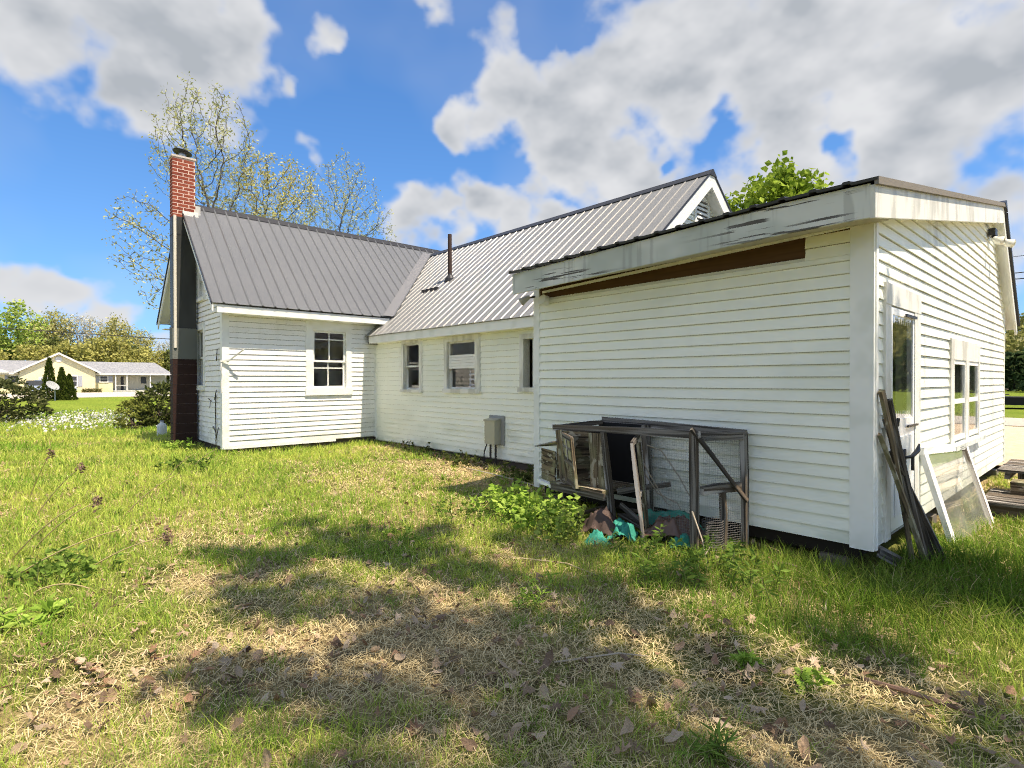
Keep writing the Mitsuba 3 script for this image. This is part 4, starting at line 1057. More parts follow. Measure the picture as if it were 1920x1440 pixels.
part(yh, 'wall', [bx(HX - 9, HX - 1.2, -40, 4.9, .0, 2.55), bx(HX - 9, HX - 2.6, 4.9, 11.0, .0, 2.55)], 'yellow_siding')
part(yh, 'gable_wall', YF.slab([(-4.0, 0), (3.0, 0), (3.0, 2.65), (-.37, 4.75), (-4.0, 2.65)], [], -1.3, 0), 'yellow_siding')
rz, ez = 4.05, 2.52


def roof_slab(y0, y1, x0, x1, z0, z1, hip=0.):
    return hexa([(x0, y0, z0 - .12), (x1, y0, z1 - .12), (x1, y1 - hip, z1 - .12), (x0, y1, z0 - .12), (x0, y0, z0), (x1, y0, z1), (x1, y1 - hip, z1), (x0, y1, z0)])


yr = numbered(f'{yh}__roof')
part(yr, 'slope', [roof_slab(-40, 11.4, HX - .75, HX - 5.0, ez, rz, 1.3)], 'shingle')
part(yr, 'slope', [roof_slab(-40, 11.4, HX - 9.4, HX - 5.0, ez, rz - .002, 1.3)], 'shingle')
for s in (-1, 1):
    yc, yo = -.5, -.5 + s * 4.0
    part(yr, 'slope', hexa([(HX + .35, yo, 2.50), (HX - 6.5, yo, 2.50), (HX - 6.5, yc, 4.80), (HX + .35, yc, 4.80), (HX + .35, yo, 2.62), (HX - 6.5, yo, 2.62), (HX - 6.5, yc, 4.93), (HX + .35, yc, 4.93)]), 'shingle')
    part(yr, 'barge_board', hexa([(HX + .36, yo, 2.40), (HX + .40, yo, 2.40), (HX + .40, yc, 4.72), (HX + .36, yc, 4.72), (HX + .36, yo, 2.63), (HX + .40, yo, 2.63), (HX + .40, yc, 4.95), (HX + .36, yc, 4.95)]), 'vcol', color=WHITE)
part(yr, 'fascia', [bx(HX - .78, HX - .70, -40, -4.1, 2.30, 2.50), bx(HX - .78, HX - .70, 3.1, 11.4, 2.30, 2.50)], 'vcol', color=WHITE)
part(yr, 'porch_gable', YF.slab([(-8.6, 2.5), (-4.9, 2.5), (-4.9, 2.6), (-6.6, 3.45), (-8.6, 2.6)], [], -1.5, -.3), 'vcol', color=WHITE)
part(yh, 'vent', xform(lathe([(0, 0), (.34, 0), (.34, .06), (.27, .07), (0, .05)], (0, 0, 0), 16), trimesh.transformations.translation_matrix((HX, -.5, 4.12)) @ rot((0, 1, 0), 90)), 'vcol', color=WHITE)
far_window(YB, -4.72, -4.12, 1.45, 2.12)
far_window(YB, -6.4, -5.9, 1.3, 2.12, False)
far_window(YF, .62, 1.18, .95, 2.10)
far_window(YB, 3.62, 4.32, 1.45, 2.12)
part(yh, 'door', YF.box(-2.35, -1.5, 0, .06, .1, 2.0), 'vcol', color=(.66, .68, .72))
part(yh, 'porch_wall', bx(HX - 2.65, HX - 2.55, 5.0, 11, .2, 2.4), 'vcol', color=(.60, .57, .46))
part(yh, 'porch_floor', bx(HX - 2.5, HX - .6, 4.9, 9.4, .0, .34), 'vcol', color=(.55, .54, .50))
for yy in (5.15, 6.35, 8.9, 11.2): part(yh, 'post', bx(HX - .95, HX - .83, yy - .06, yy + .06, .3, 2.32), 'vcol', color=WHITE)
part(yh, 'door', bx(HX - 2.54, HX - 2.48, 5.9, 6.2, .36, 2.1), 'vcol', color=(.06, .06, .07))
part(yh, 'window', bx(HX - 2.54, HX - 2.48, 8.1, 8.7, 1.2, 2.05), 'vgloss', color=(.04, .045, .05))
part(yh, 'rail', [bx(HX - .92, HX - .87, 5.2, 6.3, .95, 1.02)], 'vcol', color=WHITE)
hg = thing('hedge', 'low clipped brown green hedge at the yellow house wall', 'hedge')
hv = rng.uniform(-1, 1, (900, 3)) * (.35, .95, .22) + (HX + .5, 2.6, .35)


def car(key, c, heading, body, L=4.5, W=1.8, H=1.5, suv=False):
    """Rounded body from a side profile, cabin, panes, wheels, lamps. Local x forward."""
    M = trimesh.transformations.translation_matrix(c) @ rot((0, 0, 1), heading)
    g = H * .55
    prof = [(-L / 2, .28), (-L / 2 + .05, g), (-L / 2 + .3, g + .05), (L / 2 - 1.2, g + .03), (L / 2 - .2, g - .12), (L / 2, .5), (L / 2 - .05, .25)]
    cab = [(-L / 2 + (.08 if suv else .55), g + .03), (-L / 2 + (.25 if suv else 1.0), H - .03), (-.1, H), (.35, H - .02), (L / 2 - 1.25, g + .03)]

    def loft(pr, w0, w1, zt):
        pr = np.array(pr); n = len(pr)
        wz = w0 + (w1 - w0) * np.clip((pr[:, 1] - pr[:, 1].min()) / (np.ptp(pr[:, 1]) + 1e-9), 0, 1)
        v = np.vstack([np.c_[pr[:, 0], wz, pr[:, 1]], np.c_[pr[:, 0], -wz, pr[:, 1]]])
        h = trimesh.Trimesh(v, [[0, 1, 2]], process=False).convex_hull
        return np.array(h.vertices), np.array(h.faces)
    part(key, 'body', xform(loft(prof, W / 2, W / 2 - .04, H), M), 'vgloss', color=body)
    part(key, 'cabin', xform(loft(cab, W / 2 - .08, W / 2 - .28, H), M), 'vgloss', color=(.05, .055, .06))
    part(key, 'roof', xform(bx(-L / 2 + 1.0, .3, -W / 2 + .26, W / 2 - .26, H - .03, H + .02), M), 'vgloss', color=body)
    for sx in (-L / 2 + .85, L / 2 - .9):
        for sy in (-1, 1):
            part(key, 'wheel', xform(lathe([(0, -.1), (.28, -.1), (.33, -.06), (.33, .06), (.28, .1), (.17, .1), (.16, .07), (0, .07)], (0, 0, 0), 18), M @ trimesh.transformations.translation_matrix((sx, sy * (W / 2 - .08), .33)) @ rot((1, 0, 0), -90 * sy)), 'vcol', True, color=(.025, .025, .025))
    for sy in (-1, 1): part(key, 'headlight', xform(bx(L / 2 - .16, L / 2 - .02, sy * .62 - .16, sy * .62 + .16, .56, .70), M), 'vgloss', color=(.7, .7, .7))


c1_ = thing('parked_car', 'pale blue parked car half hidden by the clipped conifers', 'car')
car(c1_, (-82.0, -1.35, .14), 68, (.38, .46, .60), suv=True)
c2_ = thing('parked_car', 'black parked car under the yellow house carport', 'car')
car(c2_, (-82.4, 11.0, .14), -115, (.03, .03, .035), suv=True)

# satellite dish on the far lawn
sd = thing('satellite_dish', 'pale grey satellite dish on a post between the conifers', 'satellite dish')
dc = np.array([-50.3, -2.62, 1.16])
part(sd, 'post', tube([(-50.5, -2.45, 0), (-50.5, -2.45, .8), dc + (-.1, .05, -.1)], .04, 8), 'vcol', color=(.45, .46, .47))
part(sd, 'reflector', xform(lathe([(0, .0), (.2, .012), (.32, .04), (.43, .08), (.43, .095), (.32, .055), (.2, .027), (0, .015)], (0, 0, 0), 24), trimesh.transformations.translation_matrix(dc) @ rot((0, 0, 1), 40) @ rot((0, 1, 0), 48)), 'vcol', True, color=(.36, .37, .37))
part(sd, 'arm', tube([dc + (.0, .1, -.4), dc + (.45, .25, -.1)], .02, 6), 'vcol', color=(.4, .4, .4))

# overhead wires
def wire(key, a, b, sag, r):
    a, b = np.array(a, float), np.array(b, float)
    t = np.linspace(0, 1, 25)[:, None]
    p = a + (b - a) * t - np.array([0, 0, 1.]) * sag * 4 * t * (1 - t)
    put(key, tube(p, r, 5), 'vcol', color=(.05, .05, .05))


wire(thing('power_line', 'single thin overhead wire before the far treeline', 'wire'), (-60, -40, 7.6), (-58, 28, 5.2), .6, .035)
for k, (z_, lab) in enumerate(((9.3, 'upper thin overhead wire right of the shed roof'), (8.35, 'thick overhead wire right of the shed roof, just above the lowest'), (8.0, 'lowest overhead wire right of the shed roof'))):
    wire(thing('power_line', lab, 'wire'), (-30, 38, z_ + .2), (42, 38, z_ - .2), .8, .028 if k else .018)
# ------------------------------------------------------------------ trees
def grow(path, attr, D, di, dk, seed, up=.12, wob=.25, maxit=220):
    """Space colonisation: branches grow from the trunk path towards the attractor points."""
    g = np.random.default_rng(seed)
    nodes = [np.array(p, float) for p in path]; par = [-1] + list(range(len(path) - 1))
    attr = np.array(attr); alive = np.ones(len(attr), bool)
    for _ in range(maxit):
        if not alive.any(): break
        N = np.array(nodes)
        d, i = cKDTree(N).query(attr[alive], distance_upper_bound=di)
        ok = np.isfinite(d)
        if not ok.any():
            di *= 1.5; continue
        A, I = attr[alive][ok], i[ok]
        dirs = (A - N[I]) / np.maximum(d[ok], 1e-6)[:, None]
        acc = np.zeros_like(N); np.add.at(acc, I, dirs)
        new = []
        for k in np.unique(I):
            v = acc[k]; v = v / (np.linalg.norm(v) + 1e-9) + g.normal(0, wob, 3) + (0, 0, up)
            p = N[k] + D * v / np.linalg.norm(v)
            new.append(p); par.append(int(k)); nodes.append(p)
        dn, _ = cKDTree(np.array(new)).query(attr)
        before = alive.sum()
        alive &= dn > dk
        if len(nodes) > 6000: break
    return np.array(nodes), np.array(par)


def radii(par, tip, ex):
    n = len(par); r = np.zeros(n)
    ch = np.zeros(n, int)
    for k in range(n - 1, -1, -1):
        r[k] = tip if r[k] == 0 else r[k] ** (1 / ex)
        if par[k] >= 0:
            r[par[k]] += r[k] ** ex; ch[par[k]] += 1
    return r, ch


def branch_mesh(N, par, r, sides_thick=7, rmin=0.):
    vs, fs, n = [], [], 0
    for sel, s in ((r >= .03, sides_thick), (r < .03, 3)):
        k = np.where(sel & (par >= 0) & (r >= rmin))[0]
        if not len(k): continue
        a, b = N[par[k]], N[k]
        ra = np.minimum(r[par[k]], r[k] * 1.35)
        d = b - a; d /= np.linalg.norm(d, axis=1, keepdims=True) + 1e-9
        ref = np.where(np.abs(d[:, 2:]) < .9, [0, 0, 1.], [1., 0, 0])
        e = np.cross(d, ref); e /= np.linalg.norm(e, axis=1, keepdims=True); h = np.cross(d, e)
        ang = np.arange(s) * 2 * np.pi / s
        off = np.cos(ang)[None, :, None] * e[:, None] + np.sin(ang)[None, :, None] * h[:, None]
        v = np.concatenate([a[:, None] + off * ra[:, None, None], b[:, None] + off * r[k][:, None, None]], 1).reshape(-1, 3)
        j = np.arange(s); j2 = (j + 1) % s
        q = np.concatenate([np.stack([j, j2, j2 + s], 1), np.stack([j, j2 + s, j + s], 1)])
        f = (q[None] + (np.arange(len(k)) * 2 * s)[:, None, None]).reshape(-1, 3) + n
        vs.append(v); fs.append(f); n += len(v)
    return np.vstack(vs), np.vstack(fs)


def leaves(c, size, aspect, g, droop=.2, dirs=None):
    """Folded rhombs: 4 vertices, 2 triangles each."""
    n = len(c)
    d = g.normal(0, 1, (n, 3)) if dirs is None else dirs + g.normal(0, .35, (n, 3))
    d[:, 2] -= droop; d /= np.linalg.norm(d, axis=1, keepdims=True)
    s = np.cross(d, g.normal(0, 1, (n, 3))); s /= np.linalg.norm(s, axis=1, keepdims=True) + 1e-9
    nn = np.cross(d, s)
    L = (size * g.uniform(.6, 1.35, n))[:, None]; W = L * aspect
    v = np.stack([c, c + d * L * .5 + s * W * .5 + nn * W * .12, c + d * L, c + d * L * .5 - s * W * .5 + nn * W * .12], 1).reshape(-1, 3)
    f = (np.array([[0, 1, 2], [0, 2, 3]])[None] + (np.arange(n) * 4)[:, None, None]).reshape(-1, 3)
    return v, f


def tint(n, lo, hi, g, per=4):
    t = g.uniform(0, 1, (n, 1)) ** 1.2
    c = np.asarray(lo) * (1 - t) + np.asarray(hi) * t
    return np.repeat(np.clip(c * g.uniform(.85, 1.12, (n, 1)), 0, 1), per, 0)


def ell(c, r, n, g, hollow=.0):
    p = g.normal(0, 1, (n, 3)); p /= np.linalg.norm(p, axis=1, keepdims=True)
    return np.asarray(c) + p * (g.uniform(hollow, 1, (n, 1)) ** (1 / 3.)) * np.asarray(r)


def make_tree(key, path, lobes, n_attr, D, di, dk, seed, tip, ex, leaf_n, size, aspect, lo, hi, spread, rleaf=None, trunk_col=None, up=.12, droop=.2, rmin=0., clump=0):
    g = np.random.default_rng(seed)
    tot = sum(l[2] for l in lobes)
    attr = np.vstack([ell(l[0], l[1], int(n_attr * l[2] / tot), g, .02) for l in lobes])
    N, par = grow(path, attr, D, di, dk, seed, up)
    r, ch = radii(par, tip, ex)
    v, f = branch_mesh(N, par, r, rmin=rmin)
    if trunk_col is None: part(key, 'trunk', (v, f), 'bark', True)
    else: part(key, 'trunk', (v, f), 'vcol', True, color=trunk_col)
    rl = rleaf or tip * 2.6
    k = np.where(r <= rl)[0]
    if clump: k = g.choice(k, min(clump, len(k)), replace=False)
    c = N[g.choice(k, leaf_n)] + g.normal(0, spread, (leaf_n, 3))
    lv, lf = leaves(c, size, aspect, g, droop)
    part(key, 'crown', (lv, lf), 'leafy', False, color=tint(leaf_n, lo, hi, g))


BUD = ((.38, .41, .16), (.64, .63, .36))
tA = thing('budding_tree', 'tallest airy budding tree rising behind the brick chimney', 'tree')
make_tree(tA, [(-20.6, .8, -.1), (-20.6, .8, 1.5), (-20.5, .75, 3), (-20.5, .8, 4.4), (-20.4, .9, 5.4), (-20.4, .8, 6.2)],
          [((-20.6, .25, 9.6), (1.9, 1.85, 2.6), 6), ((-20.4, -1.75, 6.3), (1.0, .95, 1.7), 2), ((-20.4, -1.2, 4.9), (.8, .8, 1.3), 1)], 1500, .20, 2.2, .34, 3, .0075, 2.35, 4400, .115, .42, *BUD, .11)
tB = thing('budding_tree', 'middle budding tree with yellowish leaf clusters above the roof ridge', 'tree')
make_tree(tB, [(-20.8, 2.9, -.1), (-20.8, 2.9, 1.5), (-20.8, 2.8, 3), (-20.8, 2.9, 4.6), (-20.8, 2.8, 5.6)],
          [((-20.8, 2.7, 8.6), (1.7, 1.9, 1.6), 4), ((-20.8, 1.6, 7.6), (1.2, 1.2, 1.0), 1), ((-20.8, 3.6, 8.9), (1.0, 1.0, 1.3), 1)], 1000, .20, 2.2, .34, 5, .0075, 2.35, 4500, .11, .45, (.46, .45, .14), (.68, .63, .30), .12)
tC = thing('budding_tree', 'rightmost budding tree with fine upright twigs behind the roof', 'tree')
make_tree(tC, [(-20.8, 5.2, -.1), (-20.8, 5.2, 1.5), (-20.8, 5.25, 3), (-20.8, 5.2, 4.6), (-20.8, 5.3, 6.2)],
          [((-20.8, 5.6, 9.0), (1.6, 1.7, 2.1), 3), ((-20.8, 6.6, 8.2), (1.3, 1.5, 1.2), 2), ((-20.8, 4.6, 8.2), (1.2, 1.1, 1.2), 1)], 1050, .20, 2.2, .36, 9, .0072, 2.35, 3000, .105, .42, *BUD, .10)
tM = thing('maple_tree', 'bright green leafy tree top showing above the low shed roof', 'tree')
make_tree(tM, [(-7.8, 17.5, -.1), (-7.8, 17.5, 1.5), (-7.7, 17.4, 3), (-7.7, 17.4, 4.2)],
          [((-7.9, 17.2, 7.9), (1.6, 1.4, 1.9), 5), ((-6.5, 17.2, 8.0), (.8, .8, 1.35), 1.3), ((-9.0, 17.2, 7.2), (.8, .8, 1.6), 1.2), ((-7.7, 17.2, 9.5), (.45, .5, .6), .4)], 460, .26, 2.5, .5, 21, .010, 2.35, 4200, .25, .75, (.20, .30, .03), (.42, .54, .09), .17, droop=.5)

# the shade trees stand to the right of the frame; only their dappled shade is seen
tS = thing('shade_tree', 'broad young leafed tree right of the shed, shading the near grass', 'tree')
make_tree(tS, [(6.4, -1.5, -.2), (6.4, -1.5, 1.5), (6.35, -1.4, 3), (6.3, -1.4, 4.5), (6.1, -1.4, 5.8)],
          [((4.3, -2.1, 9.6), (3.4, 1.8, 2.2), 5), ((2.2, -2.3, 9.0), (2.6, 1.5, 1.2), 2.6)], 620, .32, 3.0, .62, 33, .012, 2.3, 9500, .13, .75, (.10, .17, .02), (.22, .32, .05), .115, clump=105)
tS2 = thing('shade_tree', 'leafy tree behind the viewer at the right, its shade on the nearest grass', 'tree')
make_tree(tS2, [(7.2, -5.0, -.2), (7.2, -5.0, 2), (7.1, -4.9, 4), (6.9, -4.7, 5.6)],
          [((5.6, -3.9, 9.0), (2.6, 1.3, 1.9), 3), ((4.6, -2.9, 8.6), (1.9, 1.2, 1.2), 1.5)], 300, .32, 3.0, .62, 35, .012, 2.3, 3000, .13, .75, (.10, .17, .02), (.22, .32, .05), .115, clump=34)

tS3 = thing('shade_tree', 'slim leafy tree off to the right, shading the grass at the shed corner', 'tree')
make_tree(tS3, [(6.9, 1.9, -.2), (6.8, 1.8, 2), (6.5, 1.5, 4), (6.0, 1.2, 5.6)], [((5.0, .62, 8.9), (1.2, .85, 1.2), 3)], 160, .30, 3.0, .55, 37, .012, 2.3, 4600, .13, .75, (.10, .17, .02), (.22, .32, .05), .13, clump=42)

# ---- treeline behind the yellow house: a few grown trees, each used several times
kinds = {}


def proto(name, path, lobes, n_attr, D, dk, seed, tip, leaf_n, size, asp, lo, hi, spread, bark=(.17, .15, .13)):
    g = np.random.default_rng(seed)
    tot = sum(l[2] for l in lobes)
    attr = np.vstack([ell(l[0], l[1], int(n_attr * l[2] / tot), g, .02) for l in lobes])
    N, par = grow(path, attr, D, 5.0, dk, seed)
    r, ch = radii(par, tip, 2.3)
    k = np.where(r <= tip * 3)[0]
    c = N[g.choice(k, leaf_n)] + g.normal(0, spread, (leaf_n, 3))
    col = tint(leaf_n, lo, hi, g)
    bm = branch_mesh(N, par, r, 5)
    kinds[name] = (mikit.ply(bm, 'vcol', smooth=True, color=np.tile(bark, (len(bm[0]), 1))), mikit.ply(leaves(c, size, asp, g, .1), 'leafy', smooth=False, color=col))


st = [(0, 0, -.3), (0, 0, 2), (.1, 0, 4), (0, .1, 5.5)]
proto('green', st, [((0, 0, 9.5), (3.4, 3.4, 4.8), 4), ((1.5, 1, 6), (2.6, 2.6, 2.6), 2), ((-1.5, -1, 6.2), (2.4, 2.6, 2.6), 2)], 420, .55, 1.0, 51, .03, 2500, .50, .7, (.28, .40, .07), (.55, .64, .18), .36)
proto('olive', st, [((0, 0, 10.8), (3.0, 3.0, 3.4), 3), ((.8, -1.2, 8), (2.6, 2.6, 2.2), 1.5)], 420, .5, .9, 52, .03, 2600, .42, .6, (.42, .41, .14), (.58, .56, .26), .38, (.20, .17, .14))
proto('bare', st, [((0, 0, 11.0), (2.8, 2.8, 3.2), 3), ((.6, 1.0, 8), (2.0, 2.0, 2.0), 1)], 460, .45, .8, 53, .028, 1500, .34, .5, (.52, .50, .36), (.70, .67, .54), .34, (.24, .21, .19))
proto('bushy', [(0, 0, -.3), (0, 0, 1), (0, 0, 2.0)], [((0, 0, 5.2), (3.6, 3.6, 3.6), 3), ((1.8, 0, 3.4), (2.6, 2.6, 2.2), 1.5), ((-1.8, .4, 3.4), (2.6, 2.6, 2.2), 1.5)], 380, .5, .95, 54, .03, 3800, .46, .65, (.33, .33, .09), (.54, .52, .18), .38)
proto('dark', [(0, 0, -.3), (0, 0, 1), (0, 0, 2.0)], [((0, 0, 5.0), (3.2, 3.2, 4.0), 3), ((1.2, 0, 3.0), (2.6, 2.6, 2.0), 1)], 320, .5, .95, 55, .03, 3400, .46, .65, (.10, .13, .04), (.25, .28, .09), .36)


def place(kind, x, y, s, ang, label, sz=1., group=None):
    t = thing({'green': 'leafy_tree', 'olive': 'spring_tree', 'bare': 'bare_tree', 'bushy': 'bushy_tree', 'dark': 'dark_tree'}[kind], label, 'tree', group or 'trees of the line behind the yellow house')
    M = T().translate([x, y, 0.0]).rotate([0, 0, 1], ang).scale([s, s, s * sz])
    for n_, d_ in zip(('trunk', 'crown'), kinds[kind]):
        scene[numbered(f'{t}__{n_}')] = {**d_, 'to_world': M}


place('green', -112, -4.0, .98, 20, 'big bright green tree at the left edge, behind the yellow house')
place('green', -118, -9.5, .95, 140, 'bright green tree cut by the left edge of the photo')
place('olive', -121, 1.0, .97, 40, 'tallest olive brown tree, above the left part of the front gable')
place('olive', -124, -2.2, .86, 200, 'thin olive tree left of the tallest, behind the gable')
place('bare', -122, 3.9, .97, 80, 'pale almost bare tree right of the tallest one')
place('bare', -126, -.6, .86, 300, 'bare greyish tree just left of the tallest olive tree')
place('olive', -120, 9.6, .94, 10, 'wide yellowish tree above the middle of the long grey roof')
place('bare', -124, 6.6, .95, 160, 'pale green feathery tree left of the wide yellowish one')
place('olive', -122, 13.4, .80, 250, 'lower tan tree above the right part of the grey roof')
place('bare', -119, 16.8, .66, 30, 'small whitish tree nearest the chimney in the treeline')
for k, (kd, x, y, s, a, sz, lab) in enumerate([
        ('bushy', -108, -1.6, .92, 0, .95, 'olive bushy tree behind the left slope of the front gable'), ('bushy', -107, 2.6, 1.02, 70, .92, 'yellow green bushy tree right behind the gable peak'),
        ('dark', -111, .5, .95, 0, .98, 'dark bushy tree in the gap behind the gable peak'), ('bushy', -109, 6.6, 1.10, 150, 1.0, 'widest yellow green bushy tree over the grey roof'),
        ('dark', -112, 5.2, .92, 40, .95, 'dark bushy tree left of the widest bushy one'), ('bushy', -107, 10.6, .98, 220, .88, 'olive bushy tree over the porch end of the roof'),
        ('dark', -112, 10.0, .98, 90, .93, 'dark bushy tree over the middle of the porch'), ('bushy', -108, 14.4, .95, 290, .88, 'brownish bushy tree over the roof end'),
        ('dark', -106, 17.0, .98, 10, .92, 'dark evergreen shrub mass next to the chimney'), ('bushy', -98, 15.6, .55, 33, .9, 'small pale round shrub at the roof end near the chimney'),
        ('dark', -114, -6.0, .95, 200, 1.0, 'dark bushy tree under the bright green one at the left edge'), ('bushy', -107, -6.8, .72, 200, 1.0, 'low yellow green shrub left behind the yellow house')]):
    place(kd, x, y, s, a, lab, sz)

# clipped conifers on the far lawn
for c, h_, w_, lab in (((-51.6, -2.72), 3.05, .50, 'tallest slim conifer left of the satellite dish'), ((-51.3, -2.02), 2.35, .46, 'middle conifer, second tallest, right of the satellite dish'), ((-50.9, -1.62), 1.85, .42, 'shortest conifer at the right of the three')):
    t = thing('conifer', lab, 'conifer', 'clipped conifers by the satellite dish')
    g = np.random.default_rng(int(h_ * 100))
    n = 2600
    zz = g.uniform(0.02, 1, n) ** 1.25; an = g.uniform(0, 6.283, n)
    rr = w_ * (1 - zz) ** .75 * g.uniform(.75, 1.08, n) * (1 + .12 * np.sin(an * 5 + zz * 20))
    cc = np.c_[c[0] + rr * np.cos(an), c[1] + rr * np.sin(an), .08 + zz * h_]
    part(t, 'foliage', leaves(cc, .17, .4, g, -.6, np.c_[np.cos(an) * .5, np.sin(an) * .5, 0 * an + .9]), 'leafy', color=tint(n, (.03, .05, .012), (.13, .17, .03), g))
    part(t, 'trunk', tube([(c[0], c[1], 0), (c[0], c[1], h_ * .9)], [.07, .02], 6), 'bark')


def shrub(key, c, r, n, size, asp, lo, hi, seed, stems=14, whorl=7):
    g = np.random.default_rng(seed)
    m = n // whorl
    p = ell((0, 0, 0), (1, 1, 1), m * 2, g, .25); p = p[p[:, 2] > -.75][:m]
    p *= (1 + .35 * (meshkit.noise(p * 2.2 + seed, seed) - .5))[:, None]
    cc = np.asarray(c) + p * np.asarray(r)
    q = np.repeat(cc, whorl, 0)
    an = g.uniform(0, 6.283, len(q))
    out = np.repeat(p / (np.linalg.norm(p, axis=1, keepdims=True) + .2), whorl, 0)
    d = out * .55 + np.c_[np.cos(an), np.sin(an), 0 * an + .15] * .75
    part(key, 'foliage', leaves(q, size, asp, g, .05, d), 'leafy', color=tint(len(q), lo, hi, g))
    gz0 = float(gz(c[0], c[1])) - .05
    part(key, 'stems', [tube([(c[0] + g.normal(0, .1), c[1] + g.normal(0, .1), gz0), (np.asarray(c) + b) / 2 * (1, 1, 0) + (np.array([0, 0, gz0]) + b * .5 + (0, 0, .1)) * (0, 0, 1), b], [.022, .015, .006], 5) for b in cc[g.choice(len(cc), stems)]], 'vcol', color=(.12, .095, .07))


shrub(thing('rhododendron', 'large dark leathery leaved bush at the left edge of the lawn', 'bush'), (-24.6, -5.35, .80), (1.5, 1.5, .85), 4200, .17, .36, (.035, .05, .018), (.20, .215, .085), 61, 22)
shrub(thing('rhododendron', 'dark leathery leaved bush growing behind the chimney foot', 'bush'), (-18.4, -1.45, .72), (.75, .75, .72), 2600, .15, .36, (.035, .05, .018), (.17, .20, .06), 62, 14)
shrub(thing('shrub', 'low loose yellow green shrub left of the bush behind the chimney', 'bush'), (-18.3, -2.15, .45), (.6, .55, .55), 1300, .10, .42, (.16, .19, .04), (.36, .38, .10), 63, 12)
put(hg, leaves(hv, .14, .5, np.random.default_rng(5), 0), 'leafy', color=tint(900, (.10, .10, .03), (.20, .19, .07), np.random.default_rng(6)))

# ---- wooded hill in the distance on the right, and the evergreens at its foot
azs, rs = np.radians(np.linspace(20, 135, 70)), np.array([150, 200, 260, 330, 420, 560, 700])
A_, R_ = np.meshgrid(azs, rs, indexing='ij')
hz = np.array([-.5, 3, 10, 20, 29, 34, 20])[None] * (.75 + .5 * meshkit.fbm(np.stack([A_ * 6, R_ * 0 + 1, R_ * 0], -1), 3, 4))
ii, jj = np.meshgrid(np.arange(69), np.arange(6), indexing='ij'); a_ = ii * 7 + jj
HV = np.stack([1.3 + R_ * np.cos(A_), -4.9 + R_ * np.sin(A_), hz], -1)
put('hill', (HV.reshape(-1, 3), np.vstack([np.stack([a_, a_ + 7, a_ + 8], -1).reshape(-1, 3), np.stack([a_, a_ + 8, a_ + 1], -1).reshape(-1, 3)])), 'vcol', True, color=(.13, .13, .05), kind='structure', label='wooded hill far beyond the lane')
g = np.random.default_rng(71)
nt = 1500
az_, r_ = np.radians(g.uniform(45, 125, nt)), g.uniform(180, 520, nt)
from scipy.interpolate import RegularGridInterpolator
hi_ = RegularGridInterpolator((azs, rs.astype(float)), hz)
tz = hi_(np.c_[az_, r_])
base = np.c_[1.3 + r_ * np.cos(az_), -4.9 + r_ * np.sin(az_), tz]
lc = np.repeat(base, 34, 0) + g.normal(0, 1, (nt * 34, 3)) * (1.9, 1.9, 2.3) + (0, 0, 5.5)
tone = np.repeat(g.uniform(0, 1, (nt, 1)), 34, 0)
lcol = (np.array([.12, .14, .035]) * (1 - tone) + np.array([.34, .33, .12]) * tone) * g.uniform(.8, 1.15, (nt * 34, 1))
put('hill_forest', leaves(lc, 1.9, .75, g, 0), 'leafy', color=np.repeat(lcol, 4, 0), kind='stuff', label='pale spring woods covering the far hill')


def spruce(c, h_, w_, g, n=420):
    zz = g.uniform(.06, 1, n) ** 1.15; an = g.uniform(0, 6.283, n)
    lay = (np.floor(zz * 13) + .3 * g.uniform(0, 1, n)) / 13
    rr = w_ * (1 - lay) ** .85 * g.uniform(.25, 1.05, n)
    return np.c_[c[0] + rr * np.cos(an), c[1] + rr * np.sin(an), c[2] + lay * h_], np.c_[np.cos(an), np.sin(an), -.25 + 0 * an]


cs, ds = [], []
for k in range(46):
    a, r = math.radians(g.uniform(52, 93.5)), g.uniform(84, 120)
    q_, d_ = spruce((1.3 + r * math.cos(a), -4.9 + r * math.sin(a), 0), g.uniform(4.5, 7.5), g.uniform(2.0, 3.2), g); cs.append(q_); ds.append(d_)
cs, ds = np.vstack(cs), np.vstack(ds)
put('evergreen_forest', leaves(cs, 1.15, .5, g, .1, ds), 'leafy', color=tint(len(cs), (.03, .055, .022), (.11, .16, .06), g), kind='stuff', label='dark evergreen belt beyond the lane')
for az0, r0, h0, lab in ((95.6, 92, 5.0, 'dark evergreen tree on the far lawn just right of the shed'), (97.4, 100, 4.6, 'lower evergreen at the right edge beyond the picnic table'), (94.6, 104, 6.0, 'evergreen half hidden by the shed corner, farthest back')):
    t = thing('evergreen_tree', lab, 'tree')
    c0 = (1.3 + r0 * math.cos(math.radians(az0)), -4.9 + r0 * math.sin(math.radians(az0)), 0)
    q_, d_ = spruce(c0, h0, 2.7, g, 900)
    part(t, 'crown', leaves(q_, .95, .5, g, .1, d_), 'leafy', color=tint(900, (.03, .06, .025), (.13, .18, .07), g))
    part(t, 'trunk', tube([c0, np.array(c0) + (0, 0, h0 * .95)], [.18, .03], 6), 'bark')
# ------------------------------------------------------------------ grass, straw, leaves, weeds
def free(x, y):
    """True where nothing is built on the ground."""
    shed_ = (x > -3.7) & (x < -.02) & (y > .10)
    wing_ = (x > -10.2) & (x <= -3.6) & (y > WY - .02) & (y < 6.8)
    block_ = (x > -14.4) & (x < WX + .01) & (y > GY - .02) & (y < 9.95)
    drive_ = ((y > 7.3) & (y < 23.2) & (x > -6)) | ((x < -58) & (x > -84.2))
    return ~(shed_ | wing_ | block_ | drive_)


def bump_(x, y, spots):
    return sum(a * np.exp(-(((x - cx) ** 2 + (y - cy) ** 2) / r ** 2)) for cx, cy, r, a in spots)


